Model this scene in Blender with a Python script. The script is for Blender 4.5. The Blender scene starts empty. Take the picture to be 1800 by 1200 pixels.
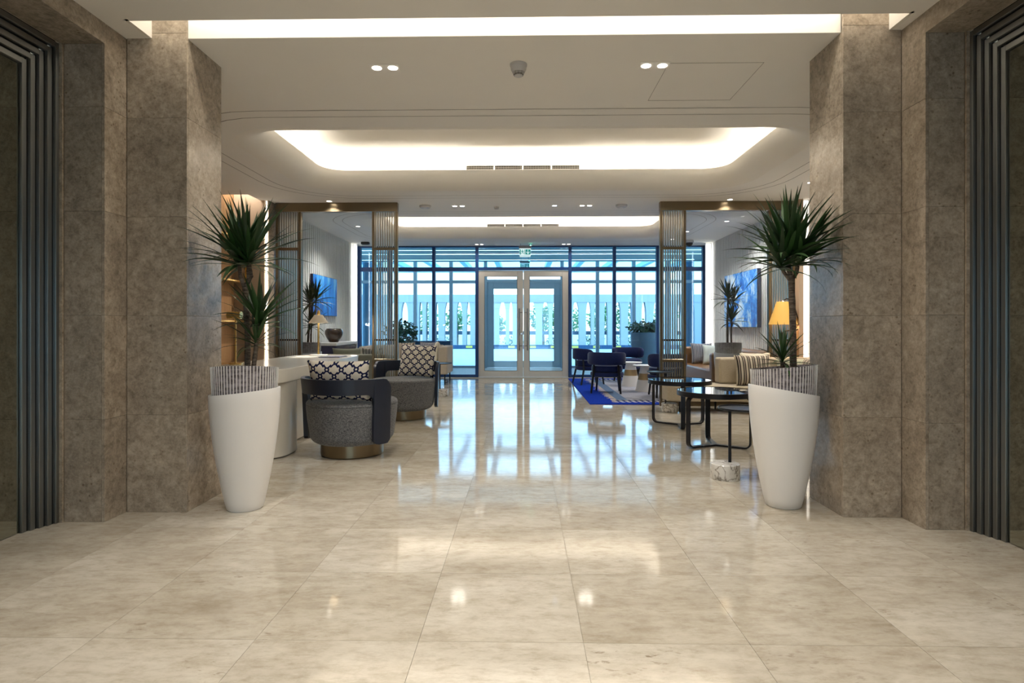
import bpy, bmesh, math, random
from mathutils import Vector, Matrix
random.seed(7)
S = bpy.context.scene
C = S.collection
PI = math.pi
# ------------------------------------------------------------------ camera
cam = bpy.data.objects.new('camera', bpy.data.cameras.new('camera'))
C.objects.link(cam)
cam.location = (0, 0, 1.15)
cam.rotation_euler = (PI / 2, 0, math.radians(1.09))
cam.data.sensor_width = 36
cam.data.lens = 21.0
cam.data.shift_y = -28 / 1800
cam.data.clip_start = 0.05
S.camera = cam
# ------------------------------------------------------------------ exposure
S.view_settings.view_transform = 'Standard'
S.view_settings.look = 'None'
S.view_settings.exposure = 1.6
S.view_settings.gamma = 1.0
S.view_settings.use_curve_mapping = False
S.cycles.max_bounces = 10
S.cycles.diffuse_bounces = 5
S.cycles.transparent_max_bounces = 24
S.cycles.caustics_reflective = False
S.cycles.caustics_refractive = False
S.cycles.sample_clamp_indirect = 6.0
S.cycles.use_denoising = True
# ------------------------------------------------------------------ world: bright hazy blue-white sky
w = bpy.data.worlds.new('sky'); S.world = w; w.use_nodes = True
nt = w.node_tree
bg = nt.nodes['Background']
tc = nt.nodes.new('ShaderNodeTexCoord')
sx = nt.nodes.new('ShaderNodeSeparateXYZ')
rp = nt.nodes.new('ShaderNodeValToRGB')
nt.links.new(tc.outputs['Generated'], sx.inputs[0])
nt.links.new(sx.outputs['Z'], rp.inputs[0])
rp.color_ramp.elements[0].position = 0.0; rp.color_ramp.elements[0].color = (0.80, 0.95, 1.0, 1)
rp.color_ramp.elements[1].position = 0.9; rp.color_ramp.elements[1].color = (0.42, 0.74, 1.0, 1)
nt.links.new(rp.outputs[0], bg.inputs[0])
bg.inputs[1].default_value = 1.5

WARM = (1.0, 0.93, 0.83)
def area(name, loc, rot, sx_, sy_, power, col=WARM, spread=None):
    l = bpy.data.lights.new(name, 'AREA'); l.shape = 'RECTANGLE'; l.size = sx_; l.size_y = sy_
    l.energy = power; l.color = col
    if spread: l.spread = math.radians(spread)
    o = bpy.data.objects.new(name, l); C.objects.link(o); o.location = loc; o.rotation_euler = rot
    return o
def strip_up(name, x0, y0, x1, y1, z, power, tilt=0.0, ang=0.0):
    """thin LED strip lying in a trough and shining up"""
    L = math.hypot(x1 - x0, y1 - y0)
    o = area(name, ((x0 + x1) / 2, (y0 + y1) / 2, z), (0, 0, 0), L, 0.03, power)
    o.rotation_euler = (PI, 0, math.atan2(y1 - y0, x1 - x0))
    return o
COVE_W = 1.15     # watts per metre of cove LED
# coves (centre x, y0, y1 of flare edge, half width)
COVES = [(5.31, 7.85), (9.68, 12.2)]
CX = 2.82
for (a, b) in COVES:
    i = 0.21
    strip_up('cove_led_far', -CX + 0.55, b - i, CX - 0.55, b - i, 3.08, COVE_W * 4.6)
    strip_up('cove_led_near', -CX + 0.55, a + i, CX - 0.55, a + i, 3.08, COVE_W * 4.6)
    strip_up('cove_led_left', -CX + i, a + 0.8, -CX + i, b - 0.8, 3.08, COVE_W * 1.3)
    strip_up('cove_led_right', CX - i, a + 0.8, CX - i, b - 0.8, 3.08, COVE_W * 1.3)
    for sx_, sy_, yy in ((-1, 1, b), (1, 1, b), (-1, -1, a), (1, -1, a)):
        x_ = sx_ * (CX - 0.33); y_ = yy - sy_ * 0.33
        o = strip_up('cove_led_corner', x_ - 0.19, y_ + 0.19 * sx_ * sy_, x_ + 0.19, y_ - 0.19 * sx_ * sy_, 3.08, COVE_W * 0.4)
# slot between the lift lobby and the lounge
area('slot_led', (-0.05, 3.47, 3.30), (math.radians(62), 0, 0), 4.3, 0.04, 7.5)
# lift-lobby downlights (behind and above the camera)
SPOTS = [(-1.3, 2.3), (0, 2.3), (1.3, 2.3), (-1.3, 0.6), (0, 0.6), (1.3, 0.6), (-1.3, -1.4), (1.3, -1.4), (-1.3, -4), (1.3, -4), (0, -6)]
def spot(name, loc, power, col=WARM, size=100, blend=0.9, parent=None, r=0.03):
    l = bpy.data.lights.new(name, 'SPOT'); l.energy = power; l.color = col
    l.spot_size = math.radians(size); l.spot_blend = blend; l.shadow_soft_size = r
    o = bpy.data.objects.new(name, l); C.objects.link(o); o.location = loc
    if parent: o.parent = parent
    return o
for (x, y) in SPOTS:
    spot('lobby_spot', (x, y, 2.90), 25, size=140, r=0.08)

# ------------------------------------------------------------------ materials
def mat(name, col, rough=0.5, metal=0.0, spec=0.5, emit=None, estr=0.0, coat=0.0):
    m = bpy.data.materials.new(name); m.use_nodes = True
    b = m.node_tree.nodes['Principled BSDF']
    b.inputs['Base Color'].default_value = (*col, 1)
    b.inputs['Roughness'].default_value = rough
    b.inputs['Metallic'].default_value = metal
    b.inputs['Specular IOR Level'].default_value = spec
    b.inputs['Coat Weight'].default_value = coat
    if emit:
        b.inputs['Emission Color'].default_value = (*emit, 1)
        b.inputs['Emission Strength'].default_value = estr
    return m
class NT:
    def __init__(s, m): s.t = m.node_tree; s.b = s.t.nodes['Principled BSDF']
    def n(s, typ, **kw):
        nd = s.t.nodes.new(typ)
        for k, v in kw.items(): setattr(nd, k, v)
        return nd
    def l(s, a, b): s.t.links.new(a, b)
    def math(s, op, a, b=None, c=None):
        nd = s.n('ShaderNodeMath', operation=op)
        for i, v in enumerate((a, b, c)):
            if v is None: continue
            if isinstance(v, (int, float)): nd.inputs[i].default_value = v
            else: s.l(v, nd.inputs[i])
        return nd.outputs[0]
    def ramp(s, fac, stops):
        nd = s.n('ShaderNodeValToRGB'); e = nd.color_ramp.elements
        while len(e) < len(stops): e.new(0.5)
        for el, (p, c) in zip(e, stops): el.position = p; el.color = (*c, 1)
        s.l(fac, nd.inputs[0]); return nd.outputs[0]
    def mix(s, fac, a, b, mode='MIX'):
        nd = s.n('ShaderNodeMix', data_type='RGBA', blend_type=mode)
        if isinstance(fac, (int, float)): nd.inputs[0].default_value = fac
        else: s.l(fac, nd.inputs[0])
        for i, v in ((6, a), (7, b)):
            if isinstance(v, tuple): nd.inputs[i].default_value = (*v, 1)
            else: s.l(v, nd.inputs[i])
        return nd.outputs[2]
    def noise(s, vec, scale, detail=4, rough=0.55, dist=0.0):
        nd = s.n('ShaderNodeTexNoise'); nd.inputs['Scale'].default_value = scale
        nd.inputs['Detail'].default_value = detail; nd.inputs['Roughness'].default_value = rough
        nd.inputs['Distortion'].default_value = dist
        s.l(vec, nd.inputs['Vector']); return nd.outputs['Fac']
    def vscale(s, vec, v):
        nd = s.n('ShaderNodeVectorMath', operation='MULTIPLY'); s.l(vec, nd.inputs[0]); nd.inputs[1].default_value = v
        return nd.outputs[0]
    def vadd(s, a, b):
        nd = s.n('ShaderNodeVectorMath', operation='ADD'); s.l(a, nd.inputs[0]); s.l(b, nd.inputs[1]); return nd.outputs[0]
    def bump(s, h, strength=0.2, dist=0.01):
        nd = s.n('ShaderNodeBump'); nd.inputs['Strength'].default_value = strength; nd.inputs['Distance'].default_value = dist
        s.l(h, nd.inputs['Height']); s.l(nd.outputs[0], s.b.inputs['Normal'])
    def piece_vec(s, amount=7.0):
        """world position shifted by a random amount for each stone piece"""
        g = s.n('ShaderNodeNewGeometry'); oi = s.n('ShaderNodeObjectInfo')
        r = s.math('ADD', oi.outputs['Random'], g.outputs['Random Per Island'])
        cb = s.n('ShaderNodeCombineXYZ')
        s.l(s.math('MULTIPLY', r, amount * 3.1), cb.inputs[0]); s.l(s.math('MULTIPLY', r, amount * 5.7), cb.inputs[1]); s.l(s.math('MULTIPLY', r, amount * 2.3), cb.inputs[2])
        return s.vadd(g.outputs['Position'], cb.outputs[0]), s.math('FRACT', s.math('MULTIPLY', r, 3.71))

def stone_wall_mat():
    m = mat('brown_limestone', (0.3, 0.25, 0.2), 0.2)
    t = NT(m); v, r = t.piece_vec()
    big = t.noise(v, 2.2, 5, 0.6, 0.4)
    mid = t.noise(v, 24, 8, 0.75, 0.3)
    fine = t.noise(v, 70, 4, 0.7)
    cloud = t.noise(v, 7, 5, 0.65, 0.8)
    c = t.ramp(big, [(0.3, (0.335, 0.28, 0.222)), (0.72, (0.425, 0.368, 0.302))])
    c2 = t.ramp(mid, [(0.34, (0.62, 0.60, 0.57)), (0.52, (1.0, 1.0, 1.0)), (0.68, (1.25, 1.23, 1.2))])
    c = t.mix(0.9, c, c2, 'MULTIPLY')
    c = t.mix(1.0, c, t.ramp(cloud, [(0.34, (0.80, 0.79, 0.78)), (0.62, (1.10, 1.10, 1.09))]), 'MULTIPLY')
    vor = t.n('ShaderNodeTexVoronoi'); vor.inputs['Scale'].default_value = 26; t.l(v, vor.inputs['Vector'])
    spots = t.ramp(vor.outputs['Distance'], [(0.10, (0.55, 0.5, 0.45)), (0.24, (1, 1, 1))])
    msk = t.ramp(t.noise(v, 6, 3), [(0.5, (0, 0, 0)), (0.62, (1, 1, 1))])
    c = t.mix(msk, c, t.mix(1.0, c, spots, 'MULTIPLY'))
    f2 = t.ramp(fine, [(0.35, (0.86, 0.86, 0.86)), (0.65, (1.1, 1.1, 1.1))])
    c = t.mix(1.0, c, f2, 'MULTIPLY')
    tone = t.ramp(r, [(0.0, (0.9, 0.9, 0.9)), (1.0, (1.1, 1.08, 1.05))])
    c = t.mix(1.0, c, tone, 'MULTIPLY')
    t.l(c, t.b.inputs['Base Color'])
    return m
def floor_mat():
    m = mat('cream_marble', (0.6, 0.53, 0.42), 0.1)
    t = NT(m); v, r = t.piece_vec(5)
    vs = t.vscale(v, (0.8, 2.2, 1))
    big = t.noise(vs, 1.6, 6, 0.65, 0.15)
    c = t.ramp(big, [(0.28, (0.44, 0.39, 0.315)), (0.5, (0.54, 0.495, 0.415)), (0.75, (0.63, 0.59, 0.515))])
    str_ = t.noise(t.vscale(v, (7, 20, 1)), 1.6, 8, 0.75, 0.2)
    c = t.mix(0.75, c, t.ramp(str_, [(0.34, (0.80, 0.77, 0.72)), (0.5, (1, 1, 1)), (0.7, (1.08, 1.08, 1.08))]), 'MULTIPLY')
    mot = t.noise(t.vscale(v, (1, 1.5, 1)), 9, 8, 0.72, 0.2)
    c = t.mix(0.85, c, t.ramp(mot, [(0.36, (0.84, 0.81, 0.77)), (0.52, (1, 1, 1)), (0.66, (1.08, 1.08, 1.09))]), 'MULTIPLY')
    # dark flecks and pale veins
    fl = t.noise(t.vscale(v, (18, 42, 1)), 1.0, 4, 0.6, 0.3)
    flm = t.ramp(t.noise(v, 2.4, 3), [(0.52, (0, 0, 0)), (0.66, (1, 1, 1))])
    c = t.mix(t.math('MULTIPLY', flm, t.ramp(fl, [(0.60, (0, 0, 0)), (0.70, (1, 1, 1))])), c, (0.26, 0.21, 0.15))
    vn = t.math('ABSOLUTE', t.math('SUBTRACT', t.noise(v, 0.9, 4, 0.6, 0.3), 0.5))
    vm = t.ramp(vn, [(0.0, (1, 1, 1)), (0.006, (0, 0, 0))])
    vmask = t.ramp(t.noise(v, 0.9, 1), [(0.58, (0, 0, 0)), (0.68, (0.6, 0.6, 0.6))])
    c = t.mix(t.math('MULTIPLY', vm, vmask), c, (0.68, 0.63, 0.55))
    tone = t.ramp(r, [(0.0, (0.9, 0.89, 0.87)), (0.5, (1, 1, 1)), (1.0, (1.07, 1.08, 1.1))])
    c = t.mix(1.0, c, tone, 'MULTIPLY')
    t.l(c, t.b.inputs['Base Color'])
    rg = t.n('ShaderNodeMapRange'); t.l(big, rg.inputs[0]); rg.inputs[3].default_value = 0.05; rg.inputs[4].default_value = 0.095
    t.l(rg.outputs[0], t.b.inputs['Roughness'])
    return m
def plaster(name, col, rough=0.75):
    m = mat(name, col, rough, spec=0.25); t = NT(m)
    g = t.n('ShaderNodeNewGeometry')
    c = t.mix(t.noise(g.outputs['Position'], 1.5, 3), tuple(x * 0.97 for x in col), tuple(min(1, x * 1.03) for x in col))
    t.l(c, t.b.inputs['Base Color'])
    t.bump(t.noise(g.outputs['Position'], 180, 2), 0.03, 0.002)
    return m
def fabric(name, col, col2, scale=350, rough=0.9):
    m = mat(name, col, rough, spec=0.2); t = NT(m)
    tcn = t.n('ShaderNodeTexCoord')
    n1 = t.noise(t.vscale(tcn.outputs['Object'], (1, 1, 0.35)), scale, 3, 0.7)
    n2 = t.noise(t.vscale(tcn.outputs['Object'], (0.3, 0.3, 1)), scale, 2, 0.6)
    f = t.math('MULTIPLY', t.math('ADD', n1, n2), 0.5)
    t.l(t.ramp(f, [(0.40, col), (0.60, col2)]), t.b.inputs['Base Color'])
    t.bump(f, 0.25, 0.002)
    t.b.inputs['Sheen Weight'].default_value = 0.15
    return m
def leather(name, col, rough=0.38):
    m = mat(name, col, rough); t = NT(m)
    tcn = t.n('ShaderNodeTexCoord')
    vor = t.n('ShaderNodeTexVoronoi'); vor.inputs['Scale'].default_value = 260; t.l(tcn.outputs['Object'], vor.inputs['Vector'])
    t.bump(vor.outputs['Distance'], 0.12, 0.001)
    c = t.mix(t.noise(tcn.outputs['Object'], 9, 3), tuple(x * 0.85 for x in col), tuple(x * 1.12 for x in col))
    t.l(c, t.b.inputs['Base Color'])
    return m
def metal(name, col, rough=0.3, streak=None):
    m = mat(name, col, rough, 1.0); t = NT(m)
    tcn = t.n('ShaderNodeTexCoord')
    sc = (160, 160, 2) if streak == 'z' else (60, 60, 60)
    n = t.noise(t.vscale(tcn.outputs['Object'], sc), 1.0, 3)
    mr = t.n('ShaderNodeMapRange'); t.l(n, mr.inputs[0]); mr.inputs[3].default_value = rough * 0.8; mr.inputs[4].default_value = rough * 1.25
    t.l(mr.outputs[0], t.b.inputs['Roughness'])
    return m
def wood(name, a, b):
    m = mat(name, a, 0.4); t = NT(m)
    g = t.n('ShaderNodeNewGeometry')
    n = t.noise(t.vscale(g.outputs['Position'], (18, 18, 1.0)), 1.0, 6, 0.6, 0.8)
    t.l(t.ramp(n, [(0.3, a), (0.7, b)]), t.b.inputs['Base Color'])
    return m
def glass(name, tint, refl=1.0, ior=1.5):
    m = bpy.data.materials.new(name); m.use_nodes = True
    t = m.node_tree; t.nodes.clear()
    out = t.nodes.new('ShaderNodeOutputMaterial'); tr = t.nodes.new('ShaderNodeBsdfTransparent')
    gl = t.nodes.new('ShaderNodeBsdfGlossy'); gl.inputs['Roughness'].default_value = 0.0
    mx = t.nodes.new('ShaderNodeMixShader'); fr = t.nodes.new('ShaderNodeFresnel'); fr.inputs['IOR'].default_value = ior
    tr.inputs['Color'].default_value = (*tint, 1)
    gl.inputs['Color'].default_value = (0.9, 0.95, 1, 1)
    mu = t.nodes.new('ShaderNodeMath'); mu.operation = 'MULTIPLY'; mu.inputs[1].default_value = refl
    t.links.new(fr.outputs[0], mu.inputs[0]); t.links.new(mu.outputs[0], mx.inputs[0])
    t.links.new(tr.outputs[0], mx.inputs[1]); t.links.new(gl.outputs[0], mx.inputs[2]); t.links.new(mx.outputs[0], out.inputs[0])
    return m
def stripe_mat(name, stops, n, axis='x', rough=0.9):
    """woven stripes along the cushion's uv"""
    m = mat(name, stops[0][1], rough, spec=0.2); t = NT(m)
    uv = t.n('ShaderNodeUVMap'); sp = t.n('ShaderNodeSeparateXYZ'); t.l(uv.outputs[0], sp.inputs[0])
    f = t.math('FRACT', t.math('MULTIPLY', sp.outputs[0 if axis == 'x' else 1], n))
    nd = t.n('ShaderNodeValToRGB'); nd.color_ramp.interpolation = 'CONSTANT'
    e = nd.color_ramp.elements
    while len(e) < len(stops): e.new(0.5)
    for el, (p, c) in zip(e, stops): el.position = p; el.color = (*c, 1)
    t.l(f, nd.inputs[0]); t.l(nd.outputs[0], t.b.inputs['Base Color'])
    t.bump(t.noise(uv.outputs[0], 160, 2), 0.2, 0.002)
    return m
def lattice_mat(name, nx, ny):
    m = mat(name, (0.7, 0.66, 0.58), 0.9, spec=0.2); t = NT(m)
    uv = t.n('ShaderNodeUVMap'); sp = t.n('ShaderNodeSeparateXYZ'); t.l(uv.outputs[0], sp.inputs[0])
    p = t.math('MULTIPLY', sp.outputs[0], nx); q = t.math('MULTIPLY', sp.outputs[1], ny)
    a = t.math('ADD', p, q); b = t.math('SUBTRACT', p, q)
    def cdist(x): return t.math('ABSOLUTE', t.math('SUBTRACT', t.math('FRACT', t.math('ADD', x, 0.5)), 0.5))
    def sgn(x): return t.math('SUBTRACT', t.math('FRACT', t.math('ADD', x, 0.5)), 0.5)
    da, db = cdist(a), cdist(b)
    # links: each lattice line is two offset strands that overlap in the middle of its run
    def strand(d_signed, along):
        fr = t.math('FRACT', along)
        side = t.math('MULTIPLY', t.math('SUBTRACT', t.math('GREATER_THAN', fr, 0.5), 0.5), 0.10)
        one = t.math('LESS_THAN', t.math('ABSOLUTE', t.math('SUBTRACT', d_signed, side)), 0.075)
        mid = t.math('LESS_THAN', t.math('ABSOLUTE', t.math('SUBTRACT', fr, 0.5)), 0.09)
        wide = t.math('LESS_THAN', t.math('ABSOLUTE', d_signed), 0.14)
        return t.math('MAXIMUM', one, t.math('MULTIPLY', mid, wide))
    ln = t.math('MAXIMUM', strand(sgn(a), b), strand(sgn(b), a))
    # rings at the crossings
    rr = t.math('SQRT', t.math('ADD', t.math('MULTIPLY', da, da), t.math('MULTIPLY', db, db)))
    disc = t.math('LESS_THAN', rr, 0.25); hole = t.math('LESS_THAN', rr, 0.10)
    k = t.math('SUBTRACT', t.math('MAXIMUM', ln, disc), hole)
    k = t.math('MAXIMUM', k, 0.0)
    c = t.mix(k, (0.64, 0.60, 0.53), (0.006, 0.009, 0.05))
    t.l(c, t.b.inputs['Base Color'])
    t.bump(t.noise(uv.outputs[0], 220, 2), 0.2, 0.002)
    return m

M = {}
M['stone'] = stone_wall_mat()
M['floor'] = floor_mat()
M['grout'] = plaster('grout', (0.44, 0.39, 0.31), 0.8)
M['ceil'] = plaster('ceiling_paint', (0.86, 0.84, 0.80))
M['cove'] = plaster('cove_paint', (0.85, 0.82, 0.76))
M['dark_trim'] = plaster('dark_trim_gap_shade', (0.22, 0.20, 0.18))  # dark trim colour; also paints the shade of the ceiling gaps
M['white_wall'] = plaster('pale_wall', (0.78, 0.78, 0.77))
M['wood'] = wood('warm_oak', (0.36, 0.20, 0.09), (0.50, 0.30, 0.15))
M['led'] = mat('led', (1, 1, 1), emit=(1.0, 0.90, 0.74), estr=6.0)
M['led_wall'] = mat('led_wall', (1, 1, 1), emit=(1.0, 0.92, 0.80), estr=0.55)
M['lampface'] = mat('lamp_face', (1, 1, 1), emit=(1.0, 0.93, 0.82), estr=4.0)
M['coldface'] = mat('cold_lamp_face', (1, 1, 1), emit=(0.70, 0.83, 1.0), estr=3.0)
M['cold_led'] = mat('cold_led', (1, 1, 1), emit=(0.85, 0.97, 1.0), estr=2.2)
M['white_metal'] = mat('white_trim', (0.75, 0.74, 0.72), 0.45)
M['grille'] = mat('grille_dark', (0.10, 0.085, 0.06), 0.6)
M['steel'] = mat('brushed_dark_steel', (0.29, 0.30, 0.295), 0.36, 1.0)
_t = NT(M['steel']); _tn = _t.n('ShaderNodeTangent'); _tn.direction_type = 'RADIAL'; _tn.axis = 'Z'
_t.b.inputs['Anisotropic'].default_value = 0.85; _t.l(_tn.outputs[0], _t.b.inputs['Tangent'])
M['mirror'] = mat('smoked_mirror', (0.42, 0.43, 0.37), 0.02, 1.0)
M['bronze'] = metal('bronze_metal', (0.23, 0.18, 0.115), 0.30, 'z')
M['slat'] = metal('slat_bronze', (0.33, 0.28, 0.21), 0.35, 'z')
M['brass'] = metal('brushed_brass', (0.72, 0.50, 0.18), 0.28)
M['navy_frame'] = mat('navy_aluminium', (0.008, 0.05, 0.20), 0.4, 0.0)
M['pale_alu'] = mat('champagne_aluminium', (0.66, 0.61, 0.55), 0.38, 0.25)
M['blue_alu'] = mat('grey_blue_aluminium', (0.38, 0.53, 0.64), 0.45, 0.1)
M['glass_in'] = glass('cyan_glazing', (0.80, 0.92, 1.0), 0.9)
M['glass_top'] = glass('teal_glazing', (0.60, 0.85, 0.98), 1.0)
M['glass_door'] = glass('clear_door_glass', (0.86, 0.95, 1.0), 0.9)
M['glass_screen'] = glass('screen_glass', (0.92, 0.955, 0.98), 1.2)
M['chrome'] = mat('satin_chrome', (0.45, 0.43, 0.42), 0.25, 1.0)
M['pot_white'] = plaster('white_planter', (0.80, 0.79, 0.78), 0.38)
M['liner'] = fabric('grey_mottled', (0.09, 0.08, 0.085), (0.30, 0.28, 0.31), 60, 0.6)
M['rib'] = mat('white_rib', (0.82, 0.81, 0.80), 0.5)
M['soil'] = fabric('soil', (0.05, 0.035, 0.025), (0.10, 0.07, 0.05), 60)
M['tweed'] = fabric('grey_tweed', (0.050, 0.053, 0.060), (0.23, 0.235, 0.245), 220)
M['navy_leather'] = leather('navy_leather', (0.010, 0.016, 0.034), 0.36)
M['desk_white'] = plaster('desk_white', (0.74, 0.71, 0.64), 0.16)
M['black'] = mat('black_metal', (0.010, 0.011, 0.016), 0.35, 0.3)
M['black_glass'] = mat('black_glass', (0.006, 0.008, 0.014), 0.02, 0.0, 0.9)
M['navy_velvet'] = fabric('navy_velvet', (0.003, 0.010, 0.060), (0.006, 0.018, 0.10), 300, 0.6)
M['beige'] = fabric('beige_upholstery', (0.44, 0.38, 0.28), (0.54, 0.47, 0.36), 300)
M['khaki'] = fabric('khaki_upholstery', (0.36, 0.32, 0.23), (0.44, 0.40, 0.29), 300)
M['taupe'] = fabric('taupe_upholstery', (0.42, 0.36, 0.29), (0.52, 0.45, 0.36), 300)
M['brown_leather'] = leather('tan_leather', (0.27, 0.13, 0.05), 0.33)
M['cream'] = fabric('cream_linen', (0.62, 0.57, 0.45), (0.70, 0.66, 0.54), 240)
M['olive'] = fabric('olive_linen', (0.42, 0.42, 0.30), (0.52, 0.51, 0.38), 240)
M['mint'] = fabric('pale_mint_linen', (0.62, 0.70, 0.68), (0.70, 0.78, 0.76), 240)
M['stripe'] = stripe_mat('brown_stripes', [(0, (0.50, 0.44, 0.34)), (0.25, (0.03, 0.025, 0.025)), (0.45, (0.46, 0.40, 0.32)), (0.6, (0.08, 0.06, 0.055)), (0.85, (0.55, 0.5, 0.4))], 7)
M['stripe_blue'] = stripe_mat('blue_stripes', [(0, (0.40, 0.40, 0.42)), (0.3, (0.06, 0.07, 0.12)), (0.5, (0.36, 0.36, 0.38)), (0.75, (0.14, 0.14, 0.2))], 7)
M['lattice'] = lattice_mat('navy_chain_lattice', 4.2, 3.0)
M['lattice_b'] = lattice_mat('navy_chain_lattice_fine', 4.2, 3.4)
M['concrete'] = plaster('pale_concrete', (0.42, 0.44, 0.45), 0.85)
M['paving'] = plaster('pale_paving', (0.60, 0.61, 0.60), 0.6)
M['kerb'] = plaster('navy_kerb', (0.03, 0.08, 0.16), 0.6)
M['yellow'] = mat('yellow_marker', (0.70, 0.55, 0.10), 0.5)
M['rail_blue'] = mat('slate_rail', (0.10, 0.17, 0.24), 0.5)
M['blue_pot'] = plaster('slate_planter', (0.16, 0.25, 0.33), 0.75)
M['shade'] = mat('cream_shade', (0.72, 0.66, 0.55), 0.7)
M['amber'] = mat('amber_shade', (0.62, 0.36, 0.08), 0.6, emit=(1.0, 0.55, 0.10), estr=0.07)
M['bulb'] = mat('warm_bulb', (1, 1, 1), emit=(1.0, 0.9, 0.72), estr=6)
M['vase'] = mat('dark_brown_glaze', (0.035, 0.018, 0.010), 0.10, 0.0, 0.6)
M['console_navy'] = mat('navy_lacquer', (0.010, 0.022, 0.085), 0.12)
M['paper'] = plaster('white_paper', (0.75, 0.74, 0.72), 0.6)
M['cover'] = mat('dark_cover', (0.05, 0.05, 0.10), 0.35)
M['teal_col'] = mat('teal_column', (0.02, 0.17, 0.26), 0.5)
M['exit_green'] = mat('exit_green', (0.0, 0.22, 0.20), 0.4, emit=(0.0, 0.22, 0.21), estr=0.25)
M['exit_white'] = mat('exit_white', (0.5, 0.62, 0.62), 0.4, emit=(0.75, 0.95, 0.95), estr=0.25)
M['exit_body'] = mat('exit_body', (0.33, 0.30, 0.33), 0.45)
M['green_led'] = mat('green_led', (0, 1, 0.4), emit=(0.1, 1.0, 0.5), estr=6)
M['dome_grey'] = mat('detector_grey', (0.55, 0.54, 0.53), 0.5)
M['dome_black'] = mat('dome_black', (0.01, 0.01, 0.015), 0.1)
def leaf_mat(name, a, b):
    m = mat(name, a, 0.42); t = NT(m); oi = t.n('ShaderNodeObjectInfo')
    t.l(t.mix(oi.outputs['Random'], a, b), t.b.inputs['Base Color']); return m
M['leaf'] = leaf_mat('dracaena_leaf', (0.010, 0.030, 0.008), (0.026, 0.080, 0.018))
M['shrub'] = leaf_mat('shrub_leaf', (0.015, 0.07, 0.03), (0.05, 0.15, 0.06))
M['tree_leaf'] = leaf_mat('tree_leaf', (0.10, 0.26, 0.08), (0.16, 0.34, 0.12))
def bark_mat():
    m = mat('bark', (0.10, 0.075, 0.055), 0.85); t = NT(m); tcn = t.n('ShaderNodeTexCoord')
    n = t.noise(t.vscale(tcn.outputs['Object'], (25, 25, 110)), 1.0, 3)
    t.l(t.ramp(n, [(0.35, (0.055, 0.04, 0.03)), (0.65, (0.19, 0.15, 0.115))]), t.b.inputs['Base Color'])
    t.bump(n, 0.6, 0.004); return m
M['bark'] = bark_mat()
def marble_mat():
    m = mat('white_veined_marble', (0.78, 0.76, 0.72), 0.2); t = NT(m); tcn = t.n('ShaderNodeTexCoord')
    vn = t.math('ABSOLUTE', t.math('SUBTRACT', t.noise(tcn.outputs['Object'], 7, 4, 0.5, 1.0), 0.5))
    t.l(t.ramp(vn, [(0.0, (0.22, 0.19, 0.16)), (0.03, (0.70, 0.68, 0.65)), (0.2, (0.80, 0.78, 0.75))]), t.b.inputs['Base Color']); return m
M['marble'] = marble_mat()
M['tan_band'] = metal('tan_brass_band', (0.42, 0.31, 0.17), 0.45)
def rug_mat():
    # local x from 0 (aisle edge) ; local y 0 (near edge)
    m = mat('blue_rug', (0.02, 0.05, 0.4), 0.95, spec=0.1); t = NT(m)
    tcn = t.n('ShaderNodeTexCoord'); sp = t.n('ShaderNodeSeparateXYZ'); t.l(tcn.outputs['Object'], sp.inputs[0])
    x, y = sp.outputs[0], sp.outputs[1]
    # ragged edge of the blue border: long horizontal dashes
    cb = t.n('ShaderNodeCombineXYZ'); t.l(t.math('MULTIPLY', x, 3.0), cb.inputs[0]); t.l(t.math('MULTIPLY', t.math('FLOOR', t.math('MULTIPLY', y, 22)), 3.7), cb.inputs[1])
    dash = t.noise(cb.outputs[0], 1.0, 1)
    xr = t.math('ADD', x, t.math('MULTIPLY', t.math('SUBTRACT', dash, 0.5), 0.4))
    inside = t.math('GREATER_THAN', xr, 0.36)
    beige_band = t.math('MULTIPLY', t.math('GREATER_THAN', xr, 0.36), t.math('LESS_THAN', x, 0.46))
    bluegrey = t.math('MULTIPLY', t.math('GREATER_THAN', x, 0.46), t.math('LESS_THAN', x, 0.62))
    rows = t.math('GREATER_THAN', t.math('FRACT', t.math('MULTIPLY', y, 9)), 0.12)
    blue = t.mix(t.noise(tcn.outputs['Object'], 40, 2), (0.002, 0.022, 0.32), (0.004, 0.045, 0.50))
    field = t.mix(t.noise(tcn.outputs['Object'], 60, 2), (0.32, 0.34, 0.42), (0.42, 0.43, 0.50))
    c = t.mix(inside, blue, field)
    c = t.mix(beige_band, c, t.mix(rows, (0.06, 0.08, 0.2), (0.50, 0.44, 0.40)))
    c = t.mix(bluegrey, c, t.mix(rows, (0.04, 0.06, 0.14), (0.14, 0.22, 0.36)))
    # end borders (near and far): blue, then a white and navy wave
    yy = t.math('MINIMUM', y, t.math('SUBTRACT', 4.2, y))
    endb = t.math('LESS_THAN', yy, 0.16)
    wv = t.math('MULTIPLY', t.math('LESS_THAN', yy, 0.46), t.math('GREATER_THAN', yy, 0.16))
    wv = t.math('MULTIPLY', wv, t.math('GREATER_THAN', x, 0.42))
    zig = t.math('FRACT', t.math('ADD', t.math('MULTIPLY', x, 11), t.math('MULTIPLY', yy, 3)))
    wc = t.mix(t.math('GREATER_THAN', zig, 0.5), (0.62, 0.62, 0.64), (0.008, 0.01, 0.05))
    up = t.math('GREATER_THAN', yy, 0.31)
    wc = t.mix(up, t.mix(t.math('GREATER_THAN', zig, 0.5), (0.62, 0.62, 0.64), (0.010, 0.035, 0.34)), t.mix(t.math('GREATER_THAN', zig, 0.5), (0.008, 0.01, 0.05), (0.36, 0.38, 0.45)))
    c = t.mix(endb, c, blue); c = t.mix(wv, c, wc)
    t.l(c, t.b.inputs['Base Color'])
    t.bump(t.noise(tcn.outputs['Object'], 300, 2), 0.4, 0.003)
    return m
M['rug'] = rug_mat()
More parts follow.
